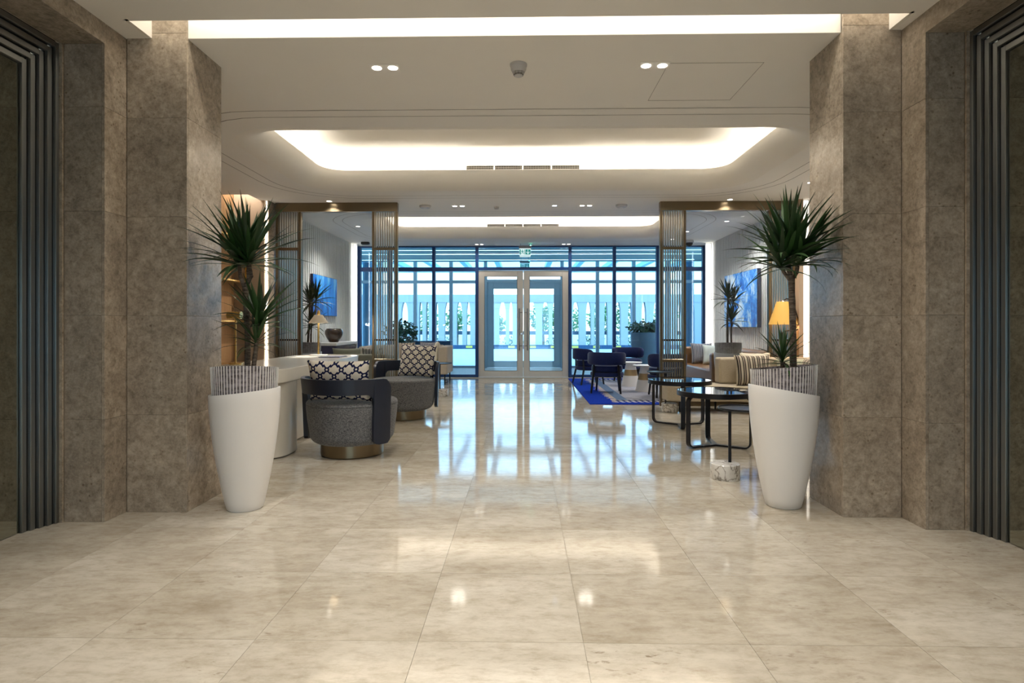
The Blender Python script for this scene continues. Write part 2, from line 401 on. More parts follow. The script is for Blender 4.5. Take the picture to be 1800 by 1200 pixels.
def art_mat(name, kind):
    m = mat(name, (0.03, 0.2, 0.7), 0.5); t = NT(m)
    tcn = t.n('ShaderNodeTexCoord')
    o = tcn.outputs['Object']
    if kind == 'streak':
        n = t.noise(t.vscale(o, (1, 9, 1.6)), 1.0, 5, 0.6, 0.8)
        sp = t.n('ShaderNodeSeparateXYZ'); t.l(o, sp.inputs[0])
        f = t.math('ADD', n, t.math('MULTIPLY', sp.outputs[2], 0.16))
        c = t.ramp(f, [(0.34, (0.002, 0.07, 0.42)), (0.48, (0.004, 0.19, 0.78)), (0.60, (0.03, 0.40, 0.98)), (0.74, (0.40, 0.72, 1.0))])
    else:
        n = t.noise(t.vscale(o, (1, 2.2, 1.5)), 1.3, 3, 0.6, 0.4)
        f = t.noise(t.vscale(o, (1, 14, 9)), 1.0, 8, 0.75, 1.2)
        g = t.math('ADD', t.math('MULTIPLY', n, 0.75), t.math('MULTIPLY', f, 0.6))
        c = t.ramp(g, [(0.54, (0.003, 0.085, 0.55)), (0.65, (0.01, 0.27, 0.88)), (0.71, (0.35, 0.62, 0.95)), (0.80, (0.85, 0.92, 1.0))])
    t.l(c, t.b.inputs['Base Color'])
    return m
M['art_a'] = art_mat('blue_streak_painting', 'streak')
M['art_b'] = art_mat('blue_white_splash_painting', 'splash')
M['art_edge'] = mat('navy_canvas_edge', (0.008, 0.02, 0.10), 0.6)

# ------------------------------------------------------------------ mesh helpers
class MB:
    def __init__(s): s.v = []; s.f = []; s.uv = None
    def add(s, vs, fs):
        k = len(s.v); s.v += [tuple(p) for p in vs]; s.f += [tuple(i + k for i in f) for f in fs]; return s
    def box(s, x0, x1, y0, y1, z0, z1):
        return s.add([(x0, y0, z0), (x1, y0, z0), (x1, y1, z0), (x0, y1, z0), (x0, y0, z1), (x1, y0, z1), (x1, y1, z1), (x0, y1, z1)],
                     [(0, 3, 2, 1), (4, 5, 6, 7), (0, 1, 5, 4), (1, 2, 6, 5), (2, 3, 7, 6), (3, 0, 4, 7)])
    def lathe(s, prof, n=40, c=(0, 0), cap=True, zf=None):
        k = len(s.v); m = len(prof)
        for i in range(n):
            a = 2 * PI * i / n
            for (r, z) in prof:
                zz = zf(z, a) if zf else z
                s.v.append((c[0] + r * math.cos(a), c[1] + r * math.sin(a), zz))
        for i in range(n):
            j = (i + 1) % n
            for q in range(m - 1):
                s.f.append((k + i * m + q, k + j * m + q, k + j * m + q + 1, k + i * m + q + 1))
        if cap:
            if prof[0][0] > 1e-5: s.f.append(tuple(k + i * m for i in reversed(range(n))))
            if prof[-1][0] > 1e-5: s.f.append(tuple(k + i * m + m - 1 for i in range(n)))
        return s
    def cyl(s, cx, cy, z0, z1, r, r2=None, n=32):
        return s.lathe([(r, z0), (r if r2 is None else r2, z1)], n, (cx, cy))
    def tube(s, pts, rad, n=10, cap=True):
        pts = [Vector(p) for p in pts]; k = len(s.v); N = len(pts)
        if isinstance(rad, (int, float)): rad = [rad] * N
        up = None
        for i, p in enumerate(pts):
            d = (pts[min(i + 1, N - 1)] - pts[max(i - 1, 0)]).normalized()
            if up is None: up = d.orthogonal().normalized()
            else:
                up = (up - d * up.dot(d))
                up = up.normalized() if up.length > 1e-6 else d.orthogonal().normalized()
            b = d.cross(up)
            for q in range(n):
                a = 2 * PI * q / n
                s.v.append(tuple(p + (up * math.cos(a) + b * math.sin(a)) * rad[i]))
        for i in range(N - 1):
            for q in range(n):
                r = (q + 1) % n
                s.f.append((k + i * n + q, k + i * n + r, k + (i + 1) * n + r, k + (i + 1) * n + q))
        if cap:
            s.f.append(tuple(k + q for q in reversed(range(n)))); s.f.append(tuple(k + (N - 1) * n + q for q in range(n)))
        return s
    def prism(s, poly, z0, z1):
        n = len(poly)
        return s.add([(x, y, z0) for x, y in poly] + [(x, y, z1) for x, y in poly],
                     [tuple(reversed(range(n))), tuple(range(n, 2 * n))] + [(i, (i + 1) % n, n + (i + 1) % n, n + i) for i in range(n)])
    def prism_y(s, poly, y0, y1):       # poly in x,z
        n = len(poly)
        return s.add([(x, y0, z) for x, z in poly] + [(x, y1, z) for x, z in poly],
                     [tuple(range(n)), tuple(reversed(range(n, 2 * n)))] + [(i, n + i, n + (i + 1) % n, (i + 1) % n) for i in range(n)])
    def prism_x(s, poly, x0, x1):       # poly in y,z
        n = len(poly)
        return s.add([(x0, y, z) for y, z in poly] + [(x1, y, z) for y, z in poly],
                     [tuple(reversed(range(n))), tuple(range(n, 2 * n))] + [(i, (i + 1) % n, n + (i + 1) % n, n + i) for i in range(n)])
    def mesh(s, name, m, sharp=35):
        me = bpy.data.meshes.new(name); me.from_pydata(s.v, [], s.f)
        bm = bmesh.new(); bm.from_mesh(me); bmesh.ops.recalc_face_normals(bm, faces=bm.faces); bm.to_mesh(me); bm.free()
        me.update()
        if s.uv:
            ul = me.uv_layers.new(name='UVMap')
            for lp in me.loops: ul.data[lp.index].uv = s.uv[lp.vertex_index]
        me.materials.append(m if not isinstance(m, str) else M[m])
        if sharp:
            me.polygons.foreach_set('use_smooth', [True] * len(me.polygons))
            me.set_sharp_from_angle(angle=math.radians(sharp))
        return me
    def build(s, name, m, parent=None, bevel=0.0, seg=2, sharp=35, loc=None):
        o = bpy.data.objects.new(name, s.mesh(name, m, sharp)); C.objects.link(o)
        if parent: o.parent = parent
        if loc: o.location = loc
        if bevel:
            md = o.modifiers.new('bevel', 'BEVEL'); md.width = bevel; md.segments = seg; md.limit_method = 'ANGLE'; md.angle_limit = math.radians(40)
            md.harden_normals = False
        return o
def B(*a): return MB().box(*a)
def link_copy(mesh, name, parent=None, loc=(0, 0, 0), rot=(0, 0, 0), scale=None):
    o = bpy.data.objects.new(name, mesh); C.objects.link(o); o.parent = parent; o.location = loc; o.rotation_euler = rot
    if scale: o.scale = scale
    return o
def thing(name, label, cat, loc=(0, 0, 0), rz=0.0, group=None):
    o = bpy.data.objects.new(name, None); C.objects.link(o); o.empty_display_size = 0.1
    o.location = loc; o.rotation_euler = (0, 0, rz)
    o['label'] = label; o['category'] = cat
    if group: o['group'] = group
    return o
def tag(o, label, cat, group=None, kind=None):
    o['label'] = label; o['category'] = cat
    if group: o['group'] = group
    if kind: o['kind'] = kind
    return o
def struct(o, label=None):
    o['kind'] = 'structure'
    if label: o['label'] = label
    return o
def hub(name, label=None):
    o = bpy.data.objects.new(name, None); C.objects.link(o); return struct(o, label)
def dup(root, loc, rz, label=None, group=None):
    r = root.copy(); C.objects.link(r); r.location = loc; r.rotation_euler = (0, 0, rz)
    if label: r['label'] = label
    if group: r['group'] = group
    for ch in list(root.children):
        c = ch.copy(); C.objects.link(c); c.parent = r
        for g in list(ch.children):
            d = g.copy(); C.objects.link(d); d.parent = c
    return r
def rrect(x0, x1, y0, y1, r, n=8):
    p = []
    for cx, cy, a0 in ((x1 - r, y1 - r, 0), (x0 + r, y1 - r, 90), (x0 + r, y0 + r, 180), (x1 - r, y0 + r, 270)):
        for i in range(n + 1):
            a = math.radians(a0 + 90 * i / n); p.append((cx + r * math.cos(a), cy + r * math.sin(a)))
    return p
def fill_holes(outer, holes, z, name, m, parent=None, flip=False):
    bm = bmesh.new(); edges = []
    for loop in [outer] + holes:
        vs = [bm.verts.new((x, y, z)) for x, y in loop]
        edges += [bm.edges.new((vs[i], vs[(i + 1) % len(vs)])) for i in range(len(vs))]
    bmesh.ops.triangle_fill(bm, use_beauty=True, use_dissolve=False, edges=edges, normal=(0, 0, 1))
    me = bpy.data.meshes.new(name); bm.to_mesh(me); bm.free(); me.materials.append(M[m])
    o = bpy.data.objects.new(name, me); C.objects.link(o); o.parent = parent
    return o

# ================================================================== FLOOR
floor = struct(B(-4.4, 4.3, -8.1, 13.25, -0.12, -0.004).build('floor', 'grout', sharp=0), 'polished cream marble floor of large square slabs')
tile_me = B(-0.2993, 0.2993, -0.2993, 0.2993, -0.004, 0.0).mesh('floor_tile', 'floor', 0)
X0, Y0 = 0.218, 2.17
rest = MB()
for iy in range(-17, 19):
    yc = Y0 + 0.6 * iy + 0.3
    if yc > 13.25: continue
    for ix in range(-8, 7):
        xc = X0 + 0.6 * ix + 0.3
        y1 = min(yc + 0.2993, 13.25)
        vis = (1.5 < yc < 8.7) and abs(xc) < 0.3 + min(0.95 * yc + 0.3, 3.7) and -4.3 < xc < 4.3
        if vis and not (yc < 3.4 and abs(xc) > 2.8):
            link_copy(tile_me, 'floor_tile', floor, (xc, yc, 0), (0, 0, random.choice((0, PI))))
        else:
            rest.box(xc - 0.2993, xc + 0.2993, yc - 0.2993, y1, -0.004, 0.0)
o = rest.build('floor_tile_field', 'floor', floor, sharp=0); o['kind'] = 'stuff'

# ================================================================== CEILING
ZC = 2.92
R0 = 0.60
holes = [rrect(-CX, CX, a, b, R0) for a, b in COVES]
ceiling = struct(fill_holes([(-3.72, 3.65), (4.1, 3.65), (4.1, 13.3), (-3.72, 13.3)], holes, ZC, 'ceiling', 'ceil'), 'warm white plaster ceiling with two recessed light coves')
# slab above so that no light leaks
B(-4.6, 4.6, 3.4, 13.4, 3.62, 3.72).build('ceiling_slab', 'ceil', ceiling, sharp=0)
def loft(name, loops, m, parent, close_top=False, sharp=30):
    mb = MB(); n = len(loops[0][0])
    for loop, z in loops:
        mb.v += [(x, y, z) for x, y in loop]
    for k in range(len(loops) - 1):
        for i in range(n):
            j = (i + 1) % n
            mb.f.append((k * n + i, k * n + j, (k + 1) * n + j, (k + 1) * n + i))
    if close_top: mb.f.append(tuple((len(loops) - 1) * n + i for i in range(n)))
    return mb.build(name, m, parent, sharp=sharp)
for a, b in COVES:
    def rr(i): return rrect(-CX + i, CX - i, a + i, b - i, R0 - i)
    loops = []
    for k in range(9):
        t = PI / 2 * k / 8
        loops.append((rr(0.30 * math.sin(t)), ZC + 0.20 * (1 - math.cos(t))))
    loft('cove_curve', loops, 'cove', ceiling)
    loft('cove_trough', [(rr(0.30), 3.12), (rr(0.28), 3.12), (rr(0.28), 3.06), (rr(0.13), 3.06), (rr(0.13), 3.36)], 'cove', ceiling)
    fill_holes(rr(0.13), [], 3.36, 'cove_top', 'cove', ceiling)
    # flat dark strips that paint the shade of the ceiling gaps around the cove
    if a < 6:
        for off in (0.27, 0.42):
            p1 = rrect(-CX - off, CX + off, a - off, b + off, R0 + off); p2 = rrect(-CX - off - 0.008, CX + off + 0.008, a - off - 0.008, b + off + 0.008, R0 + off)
            loft('gap_shade_strip', [(p1, ZC - 0.0015), (p2, ZC - 0.0015)], 'dark_trim', ceiling)
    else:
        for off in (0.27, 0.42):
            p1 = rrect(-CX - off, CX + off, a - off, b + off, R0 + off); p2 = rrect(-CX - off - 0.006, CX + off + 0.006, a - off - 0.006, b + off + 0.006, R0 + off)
            loft('gap_shade_strip', [(p1, ZC - 0.0015), (p2, ZC - 0.0015)], 'dark_trim', ceiling)
# linear air grilles on the inner cove wall
for (a, b), gname in zip(COVES, ('long slotted air grille in the front ceiling cove', 'long slotted air grille in the rear ceiling cove')):
    yv = b - 0.305
    zc = 3.145
    g = thing('air_grille', gname, 'grille', (0, yv, 3.12))
    for k in range(4):
        x0 = -0.72 + 0.36 * k
        fr = MB()
        fr.box(x0, x0 + 0.345, -0.008, 0.0, 0.0, 0.005).box(x0, x0 + 0.345, -0.008, 0.0, 0.045, 0.05).box(x0, x0 + 0.006, -0.008, 0.0, 0.005, 0.045).box(x0 + 0.339, x0 + 0.345, -0.008, 0, 0.005, 0.045)
        f_ = fr.build('grille_panel', 'white_metal', g, sharp=0)
        B(x0 + 0.004, x0 + 0.341, -0.002, 0.004, 0.003, 0.047).build('grille_backing', 'grille', f_, sharp=0)
        fins = MB()
        for q in range(1, 16): fins.box(x0 + 0.0216 * q - 0.003, x0 + 0.0216 * q + 0.003, -0.007, -0.002, 0.005, 0.045)
        fins.box(x0 + 0.004, x0 + 0.341, -0.0075, -0.002, 0.022, 0.027)
        q_ = fins.build('grille_fin', 'cove', f_, sharp=0); q_['kind'] = 'stuff'
# access hatch outline in the ceiling right
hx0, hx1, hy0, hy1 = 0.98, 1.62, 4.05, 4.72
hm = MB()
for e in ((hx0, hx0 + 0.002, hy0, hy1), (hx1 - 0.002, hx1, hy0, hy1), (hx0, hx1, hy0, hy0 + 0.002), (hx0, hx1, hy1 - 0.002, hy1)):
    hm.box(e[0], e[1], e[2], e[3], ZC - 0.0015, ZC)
hm.build('hatch_outline', 'dark_trim', ceiling, sharp=0)
# lift-lobby ceiling and the light slot
cl = struct(B(-3.2, 3.2, -8.1, 3.43, ZC, ZC + 0.12).build('ceiling_lobby', 'ceil', sharp=0), 'plain grey plaster ceiling of the lift lobby in front')
B(-3.2, -2.312, 3.43, 3.65, ZC, ZC + 0.12).build('ceiling_strip', 'ceil', cl, sharp=0)
B(2.212, 3.2, 3.43, 3.65, ZC, ZC + 0.12).build('ceiling_strip', 'ceil', cl, sharp=0)
B(-2.31, 2.21, 3.41, 3.43, ZC + 0.12, 3.5).build('slot_side', 'cove', cl, sharp=0)
B(-2.07, 1.92, 3.65, 3.67, ZC + 0.001, 3.5).build('slot_face', 'cove', cl, sharp=0)
B(-2.31, -2.29, 3.41, 3.65, ZC + 0.0, 3.5).build('slot_end', 'cove', cl, sharp=0)
B(2.19, 2.21, 3.41, 3.65, ZC + 0.0, 3.5).build('slot_end', 'cove', cl, sharp=0)
B(-2.31, 2.21, 3.41, 3.67, 3.5, 3.52).build('slot_top', 'cove', cl, sharp=0)

# ================================================================== STONE CLADDING
ROWS = [0.0, 0.6, 1.21, 1.82, 2.43]
def clad_front(parent, x0, x1, y, top, th=0.018):       # faces -Y
    zs = [z for z in ROWS if z < top] + [top]
    for a, b in zip(zs, zs[1:]):
        B(x0, x1, y, y + th, a + 0.0006, b - 0.0006).build('stone_panel', 'stone', parent, bevel=0.0008, seg=1, sharp=0)
def clad_side(parent, x, y0, y1, top, sgn, th=0.018):   # faces +X (sgn=1) or -X
    zs = [z for z in ROWS if z < top] + [top]
    for a, b in zip(zs, zs[1:]):
        xa, xb = (x - th, x) if sgn > 0 else (x, x + th)
        B(xa, xb, y0, y1, a + 0.0006, b - 0.0006).build('stone_panel', 'stone', parent, bevel=0.0008, seg=1, sharp=0)
PL = dict(x_in=-2.072, x_out=-2.445, y0=3.64, y1=4.06)
PR = dict(x_in=1.918, x_out=2.262, y0=3.62, y1=4.04)
for nm, p, sg, lab in (('wall_left_pillar', PL, 1, 'brown limestone pillar on the left side of the opening'), ('wall_right_pillar', PR, -1, 'brown limestone pillar on the right side of the opening')):
    xi, xo = p['x_in'], p['x_out']
    outer = -4.3 if sg > 0 else 4.3
    xa, xb = sorted((xi - 0.018 * sg, outer))
    h = struct(B(xa, xb, p['y0'] + 0.018, p['y1'], 0.0, 3.48).build(nm, 'grout', sharp=0), lab)
    xa, xb = sorted((xi, xo))
    zs = ROWS + [2.95, 3.48]
    for a, b in zip(zs, zs[1:]):
        B(xa, xb, p['y0'], p['y0'] + 0.018, a + 0.0006, b - 0.0006).build('stone_panel', 'stone', h, bevel=0.0008, seg=1, sharp=0)
    clad_side(h, xi, p['y0'] + 0.019, p['y1'], ZC, sg)
# lift walls
EL = dict(x=-2.45, xr=-2.69, yr=3.45, ypil=3.655, sg=1, steps_dx=0.02)
ER = dict(x=2.266, xr=2.482, yr=3.41, ypil=3.635, sg=-1, steps_dx=0.016)
YN = 1.25            # near jamb of the lift opening
ZL = 2.80
for nm, e, lab in (('wall_left', EL, 'brown limestone lift wall at far left'), ('wall_right', ER, 'brown limestone lift wall at far right')):
    sg = e['sg']; x = e['x']; xr = e['xr']; back = xr - sg * 0.45
    xa, xb = sorted((x - sg * 0.018, back - sg * 0.6))
    h = struct(B(xa, xb, e['yr'] + 0.018, e['ypil'], 0, ZC).build(nm, 'grout', sharp=0), lab)
    # pier return facing the corridor, reveal facing the camera
    clad_side(h, x, e['yr'], e['ypil'] - 0.001, ZC, sg)
    xa, xb = sorted((x - sg * 0.019, xr))
    clad_front(h, xa, xb, e['yr'], ZL)
    # lintel
    xa, xb = sorted((x - sg * 0.0, xr - sg * 0.02))
    B(xa, xb, YN, e['yr'] - 0.001, ZL, ZC).build('lintel', 'stone', h, sharp=0)
    xa, xb = sorted((xr - sg * 0.02, back - sg * 0.6))
    B(xa, xb, YN, e['yr'], ZL, ZC).build('lintel_core', 'grout', h, sharp=0)
    # near wall behind the camera side
    xa, xb = sorted((x, back - sg * 0.6))
    B(xa, xb, -8.0, YN, 0, ZC).build('near_pier', 'stone', h, sharp=0)
    # stepped steel portal
    lift = thing('lift_portal', 'left lift doorway, stepped dark steel frame around a smoked mirror door' if sg > 0 else 'right lift doorway, stepped dark steel frame around a smoked mirror door', 'lift door', (xr, e['yr'], 0))
    N = 5; dx = e['steps_dx'] * 4 / N; dy = 0.20 / N
    for k in range(N):
        # frame bar k sits further into the wall and closes the opening a little more
        ox = -sg * (0.02 + dx * k); y1 = -dy * (k + 1) + 0.004; y0_ = -(e['yr'] - YN) + dy * (k + 1) - 0.004
        zt = ZL - dy * (k + 1) + 0.004
        xa, xb = sorted((ox, ox - sg * (dx + 0.06 * (1 if k == N - 1 else 0.2))))
        hgt = 0.030
        B(xa, xb, y1, y1 + hgt, 0, zt + hgt).build('steel_jamb', 'steel', lift, bevel=0.0015, seg=1, sharp=0)
        B(xa, xb, y0_ - hgt, y0_, 0, zt + hgt).build('steel_jamb', 'steel', lift, bevel=0.0015, seg=1, sharp=0)
        B(xa, xb, y0_, y1, zt, zt + hgt).build('steel_head', 'steel', lift, bevel=0.0015, seg=1, sharp=0)
        # dark joint behind every bar
        xc, xd = sorted((ox - sg * 0.004, ox - sg * (dx + 0.02)))
        B(xc, xd, y1 + hgt, y1 + dy + 0.02, 0, zt + dy).build('dark_joint', 'black', lift, sharp=0)
        B(xc, xd, y0_, y1, zt + hgt, zt + dy + 0.02).build('dark_joint', 'black', lift, sharp=0)
    xa, xb = sorted((-sg * 0.001, -sg * 0.019))
    MB().box(xa, xb, -0.016, -0.001, 0, ZL - 0.001).build('edge_strip', 'stone', lift, sharp=0)
    dxs = -sg * (0.02 + dx * N)
    xa, xb = sorted((dxs, dxs - sg * 0.03))
    y1 = -dy * N - 0.004; y0_ = -(e['yr'] - YN) + dy * N + 0.004; zt = ZL - dy * N - 0.004
    ym = (y0_ + y1) / 2
    MB().box(xa, xb, ym + 0.002, y1, 0.004, zt).build('door_panel', 'mirror', lift, sharp=0)
    MB().box(xa, xb, y0_, ym - 0.002, 0.004, zt).build('door_panel', 'mirror', lift, sharp=0)
    xa, xb = sorted((dxs - sg * 0.03, dxs - sg * 0.2))
    B(xa, xb, y0_ - 0.05, y1 + 0.08, 0, zt + 0.08).build('shaft_backing', 'dark_trim', lift, sharp=0)
hb = hub('wall_back', 'stone end wall with glazing far behind the camera')
for e in ((-3.3, -1.7, 0, ZC), (1.7, 3.3, 0, ZC), (-1.7, 1.7, 2.45, ZC)): B(e[0], e[1], -8.1, -8.0, e[2], e[3]).build('wall_piece', 'stone', hb, sharp=0)

# ================================================================== LOUNGE SIDE WALLS
XL, XR = -3.70, 4.03
wl = struct(B(XL - 0.5, XL, 8.62, 13.25, 0, ZC).build('wall_left_lounge', 'white_wall', sharp=0), 'pale fluted wall on the left of the rear lounge')
wr = struct(B(XR, XR + 0.25, 4.04, 13.25, 0, ZC).build('wall_right_lounge', 'white_wall', sharp=0), 'pale fluted wall on the right of the lounge')
rb = MB()
y = 8.75
while y < 12.6:
    rb.box(XL, XL + 0.010, y, y + 0.022, 0.02, ZC - 0.02); y += 0.10
o = rb.build('flute', 'white_wall', wl, sharp=0); o['kind'] = 'stuff'
rb = MB(); y = 8.75
while y < 12.6:
    rb.box(XR - 0.010, XR, y, y + 0.022, 0.02, ZC - 0.02); y += 0.085
o = rb.build('flute', 'white_wall', wr, sharp=0); o['kind'] = 'stuff'
# alcove behind the reception desk on the left
wa = struct(B(-4.2, -4.1, 4.06, 8.42, 0, 3.3).build('wall_left_alcove', 'wood', sharp=0), 'oak panelled back wall of the reception alcove')
we = struct(B(-4.2, -3.62, 8.40, 8.62, 0, 3.3).build('wall_left_end', 'grout', sharp=0), 'lit stone end wall beside the left screen')
zs = [0.0, 0.6, 1.21, 1.82, 2.43, 3.05]
M['stone_warm'] = plaster('warm_travertine', (0.44, 0.34, 0.25), 0.5)
for a, b in zip(zs, zs[1:]):
    B(-4.1, -3.66, 8.382, 8.40, a + 0.001, b - 0.001).build('stone_panel', 'stone_warm', we, bevel=0.0015, seg=1, sharp=0)
    B(-3.62, -3.602, 8.384, 8.62, a + 0.001, min(b, ZC) - 0.001).build('stone_panel', 'stone', we, bevel=0.0015, seg=1, sharp=0)
B(-3.640, -3.625, 8.375, 8.398, 0.02, ZC - 0.01).build('light_strip', 'led_wall', we, sharp=0)
B(-4.12, -3.72, 4.06, 8.0, ZC, ZC + 0.02).build('ceiling_alcove', 'ceil', ceiling, sharp=0)
B(-4.12, -3.72, 8.0, 8.40, 3.3, 3.32).build('ceiling_alcove', 'cove', ceiling, sharp=0)
B(-4.12, -3.72, 7.99, 8.0, ZC, 3.3).build('ceiling_alcove', 'cove', ceiling, sharp=0)
area('alcove_slot_led', (-3.91, 8.06, 3.24), (math.radians(50), 0, 0), 0.36, 0.03, 2)
area('alcove_strip_led', (-3.64, 8.36, 1.5), (math.radians(90), 0, math.radians(-35)), 0.03, 2.6, 1.2)
cab = thing('wall_shelf', 'brass shelves on the oak wall behind the reception desk', 'shelf', (-4.1, 7.9, 0))
for z in (0.62, 1.2, 1.75, 2.35):
    B(0.0, 0.20, -0.45, 0.46, z, z + 0.02).build('shelf_board', 'brass', cab, sharp=0)
for yy in (-0.45, 0.44):
    B(0.18, 0.20, yy, yy + 0.02, 0.0, 2.6).build('shelf_post', 'brass', cab, sharp=0)
# right: bright vertical light recess next to the right screen
wp = struct(B(3.86, 3.92, 8.44, 8.62, 0, ZC).build('trim_1', 'stone_warm', sharp=0), 'narrow beige pier beside the right screen')
wp2 = struct(B(3.92, 4.03, 8.47, 8.62, 0, ZC).build('trim_2', 'white_wall', sharp=0), 'white light recess beside the right screen')
B(3.93, 3.995, 8.452, 8.468, 0.5, ZC - 0.02).build('light_strip', 'led_wall', wp2, sharp=0)
# facade-end light strips
for nm, x0, x1, lab in (('trim_3', XL, XL + 0.10, 'glowing vertical light strip at the left end of the window wall'), ('trim_4', XR - 0.13, XR, 'glowing vertical light strip at the right end of the window wall')):
    s_ = struct(B(x0, x1, 12.86, 12.90, 0.0, ZC).build(nm, 'white_wall', sharp=0), lab)
    B(x0 + 0.035, x1 - 0.025, 12.848, 12.86, 0.02, ZC - 0.02).build('light_strip', 'led_wall', s_, sharp=0)
    area('end_strip_led', ((x0 + x1) / 2 + (0.06 if x0 < 0 else -0.06), 12.8, 1.5), (math.radians(90), 0, math.radians(-40 if x0 > 0 else 40)), 0.04, 2.7, 1.6)

# ================================================================== WINDOW WALL (inner) and VESTIBULE
YF = 13.27
def bar(parent, name, x0, x1, y0, y1, z0, z1, m): return B(x0, x1, y0, y1, z0, z1).build(name, m, parent, bevel=0.004, seg=1, sharp=0)
ZT0, ZT1 = 2.36, 2.45
def facade(xs, yf, m, gm, gt, wname, lab, zt0, zt1, d=0.12, fw=0.055, ztop=ZC):
    h = hub(wname, lab)
    for x in xs: bar(h, 'mullion', x - fw / 2, x + fw / 2, yf, yf + d, 0, ztop, m)
    for a, b in zip(xs, xs[1:]):
        bar(h, 'transom', a + fw / 2, b - fw / 2, yf + 0.005, yf + d - 0.005, zt0, zt1, m)
        bar(h, 'sill_rail', a + fw / 2, b - fw / 2, yf + 0.005, yf + d - 0.005, 0, 0.06, m)
        bar(h, 'head_rail', a + fw / 2, b - fw / 2, yf + 0.005, yf + d - 0.005, ztop - 0.03, ztop, m)
        B(a + fw / 2, b - fw / 2, yf + d / 2 - 0.005, yf + d / 2 + 0.005, 0.06, zt0).build('pane', gm, h, sharp=0)
        B(a + fw / 2, b - fw / 2, yf + d / 2 - 0.005, yf + d / 2 + 0.005, zt1, ztop - 0.03).build('pane', gt, h, sharp=0)
    return h
facade([XL + 0.03, -2.98, -2.0, -1.035], YF, 'navy_frame', 'glass_in', 'glass_top', 'window_1', 'navy framed floor-to-ceiling glazing left of the entrance doors', ZT0, ZT1, fw=0.07)
facade([1.037, 2.02, 2.98, XR - 0.03], YF, 'navy_frame', 'glass_in', 'glass_top', 'window_2', 'navy framed floor-to-ceiling glazing right of the entrance doors', ZT0, ZT1, fw=0.07)
facade([-1.7, 0.0, 1.7], -8.1, 'navy_frame', 'glass_in', 'glass_in', 'window_7', 'navy framed glazing far behind the camera', 2.1, 2.15, ztop=2.45)
h = hub('window_3', 'transom glazing above the inner entrance doors')
bar(h, 'transom', -1.0, 1.0, YF + 0.005, YF + 0.115, 2.385, 2.45, 'navy_frame')
bar(h, 'head_rail', -1.0, 1.0, YF + 0.005, YF + 0.115, ZC - 0.03, ZC, 'navy_frame')
B(-1.0, 1.0, YF + 0.055, YF + 0.065, 2.45, ZC - 0.03).build('pane', 'glass_top', h, sharp=0)
def door_leaf(name, x0, x1, yf, ztop, m, lab, hx=None, st=0.13, d=0.05, handle=True):
    h = hub(name, lab)
    bar(h, 'stile', x0, x0 + st, yf, yf + d, 0.01, ztop, m); bar(h, 'stile', x1 - st, x1, yf, yf + d, 0.01, ztop, m)
    bar(h, 'top_rail', x0 + st, x1 - st, yf, yf + d, ztop - st, ztop, m); bar(h, 'bottom_rail', x0 + st, x1 - st, yf, yf + d, 0.01, 0.01 + st, m)
    B(x0 + st, x1 - st, yf + d / 2 - 0.005, yf + d / 2 + 0.005, 0.01 + st, ztop - st).build('pane', 'glass_door', h, sharp=0)
    # dark bead around the glass
    bd = MB()
    for e in ((x0 + st, x1 - st, 0.01 + st, 0.018 + st), (x0 + st, x1 - st, ztop - st - 0.008, ztop - st), (x0 + st, x0 + st + 0.008, 0.01 + st, ztop - st), (x1 - st - 0.008, x1 - st, 0.01 + st, ztop - st)):
        bd.box(e[0], e[1], yf - 0.002, yf + 0.004, e[2], e[3])
    bd.build('glazing_bead', 'dark_trim', h, sharp=0)
    if handle:
        mb = MB().tube([(hx, yf - 0.055, 0.60), (hx, yf - 0.055, 1.53)], 0.014, 10)
        for z in (0.70, 1.44): mb.tube([(hx, yf - 0.055, z), (hx + (0.06 if hx < 0 else -0.06), yf, z)], 0.010, 8)
        mb.build('pull_handle', 'chrome', h)
    return h
door_leaf('door_1', -1.0, -0.006, YF + 0.03, 2.375, 'pale_alu', 'left leaf of the champagne framed glass entrance doors', -0.09)
door_leaf('door_2', 0.006, 1.0, YF + 0.03, 2.375, 'pale_alu', 'right leaf of the champagne framed glass entrance doors', 0.09)
MB().tube([(-0.045, YF + 0.028, 0.97), (-0.045, YF + 0.012, 0.97)], 0.018, 12).build('door_lock', 'chrome', bpy.data.objects['door_1'])
# vestibule
YV = 16.2
vf = struct(B(-5.2, 5.2, 13.25, 16.35, -0.12, 0.0).build('floor_vestibule', 'paving', sharp=0), 'pale floor of the glazed entrance porch')
vc = struct(B(-5.2, 5.2, 13.39, 16.35, ZC, ZC + 0.15).build('ceiling_vestibule', 'ceil', sharp=0), 'ceiling of the glazed entrance porch')
struct(B(-5.3, -4.9, 13.27, 16.35, 0, ZC).build('wall_left_vestibule', 'white_wall', sharp=0), 'left side wall of the entrance porch')
struct(B(4.9, 5.3, 13.27, 16.35, 0, ZC).build('wall_right_vestibule', 'white_wall', sharp=0), 'right side wall of the entrance porch')
for k, (yy, lab) in enumerate(((13.95, 'nearer glowing line light in the porch ceiling'), (14.72, 'middle glowing line light in the porch ceiling'), (16.0, 'farthest glowing line light in the porch ceiling'))):
    t_ = thing('line_light', lab, 'ceiling light', (0, yy, ZC))
    B(-4.6, 4.6, -0.03, 0.03, -0.012, 0.0).build('housing', 'white_metal', t_, sharp=0)
    B(-4.55, 4.55, -0.018, 0.018, -0.016, -0.012).build('diffuser', 'cold_led', t_, sharp=0)
facade([-4.88, -3.92, -2.95, -1.97, -1.03], YV, 'blue_alu', 'glass_door', 'glass_door', 'window_4', 'grey-blue outer glazing left of the outer doors', 2.30, 2.38, fw=0.09)
facade([1.05, 2.01, 2.99, 3.92, 4.88], YV, 'blue_alu', 'glass_door', 'glass_door', 'window_5', 'grey-blue outer glazing right of the outer doors', 2.30, 2.38, fw=0.09)
h = hub('window_6', 'transom glazing above the outer entrance doors')
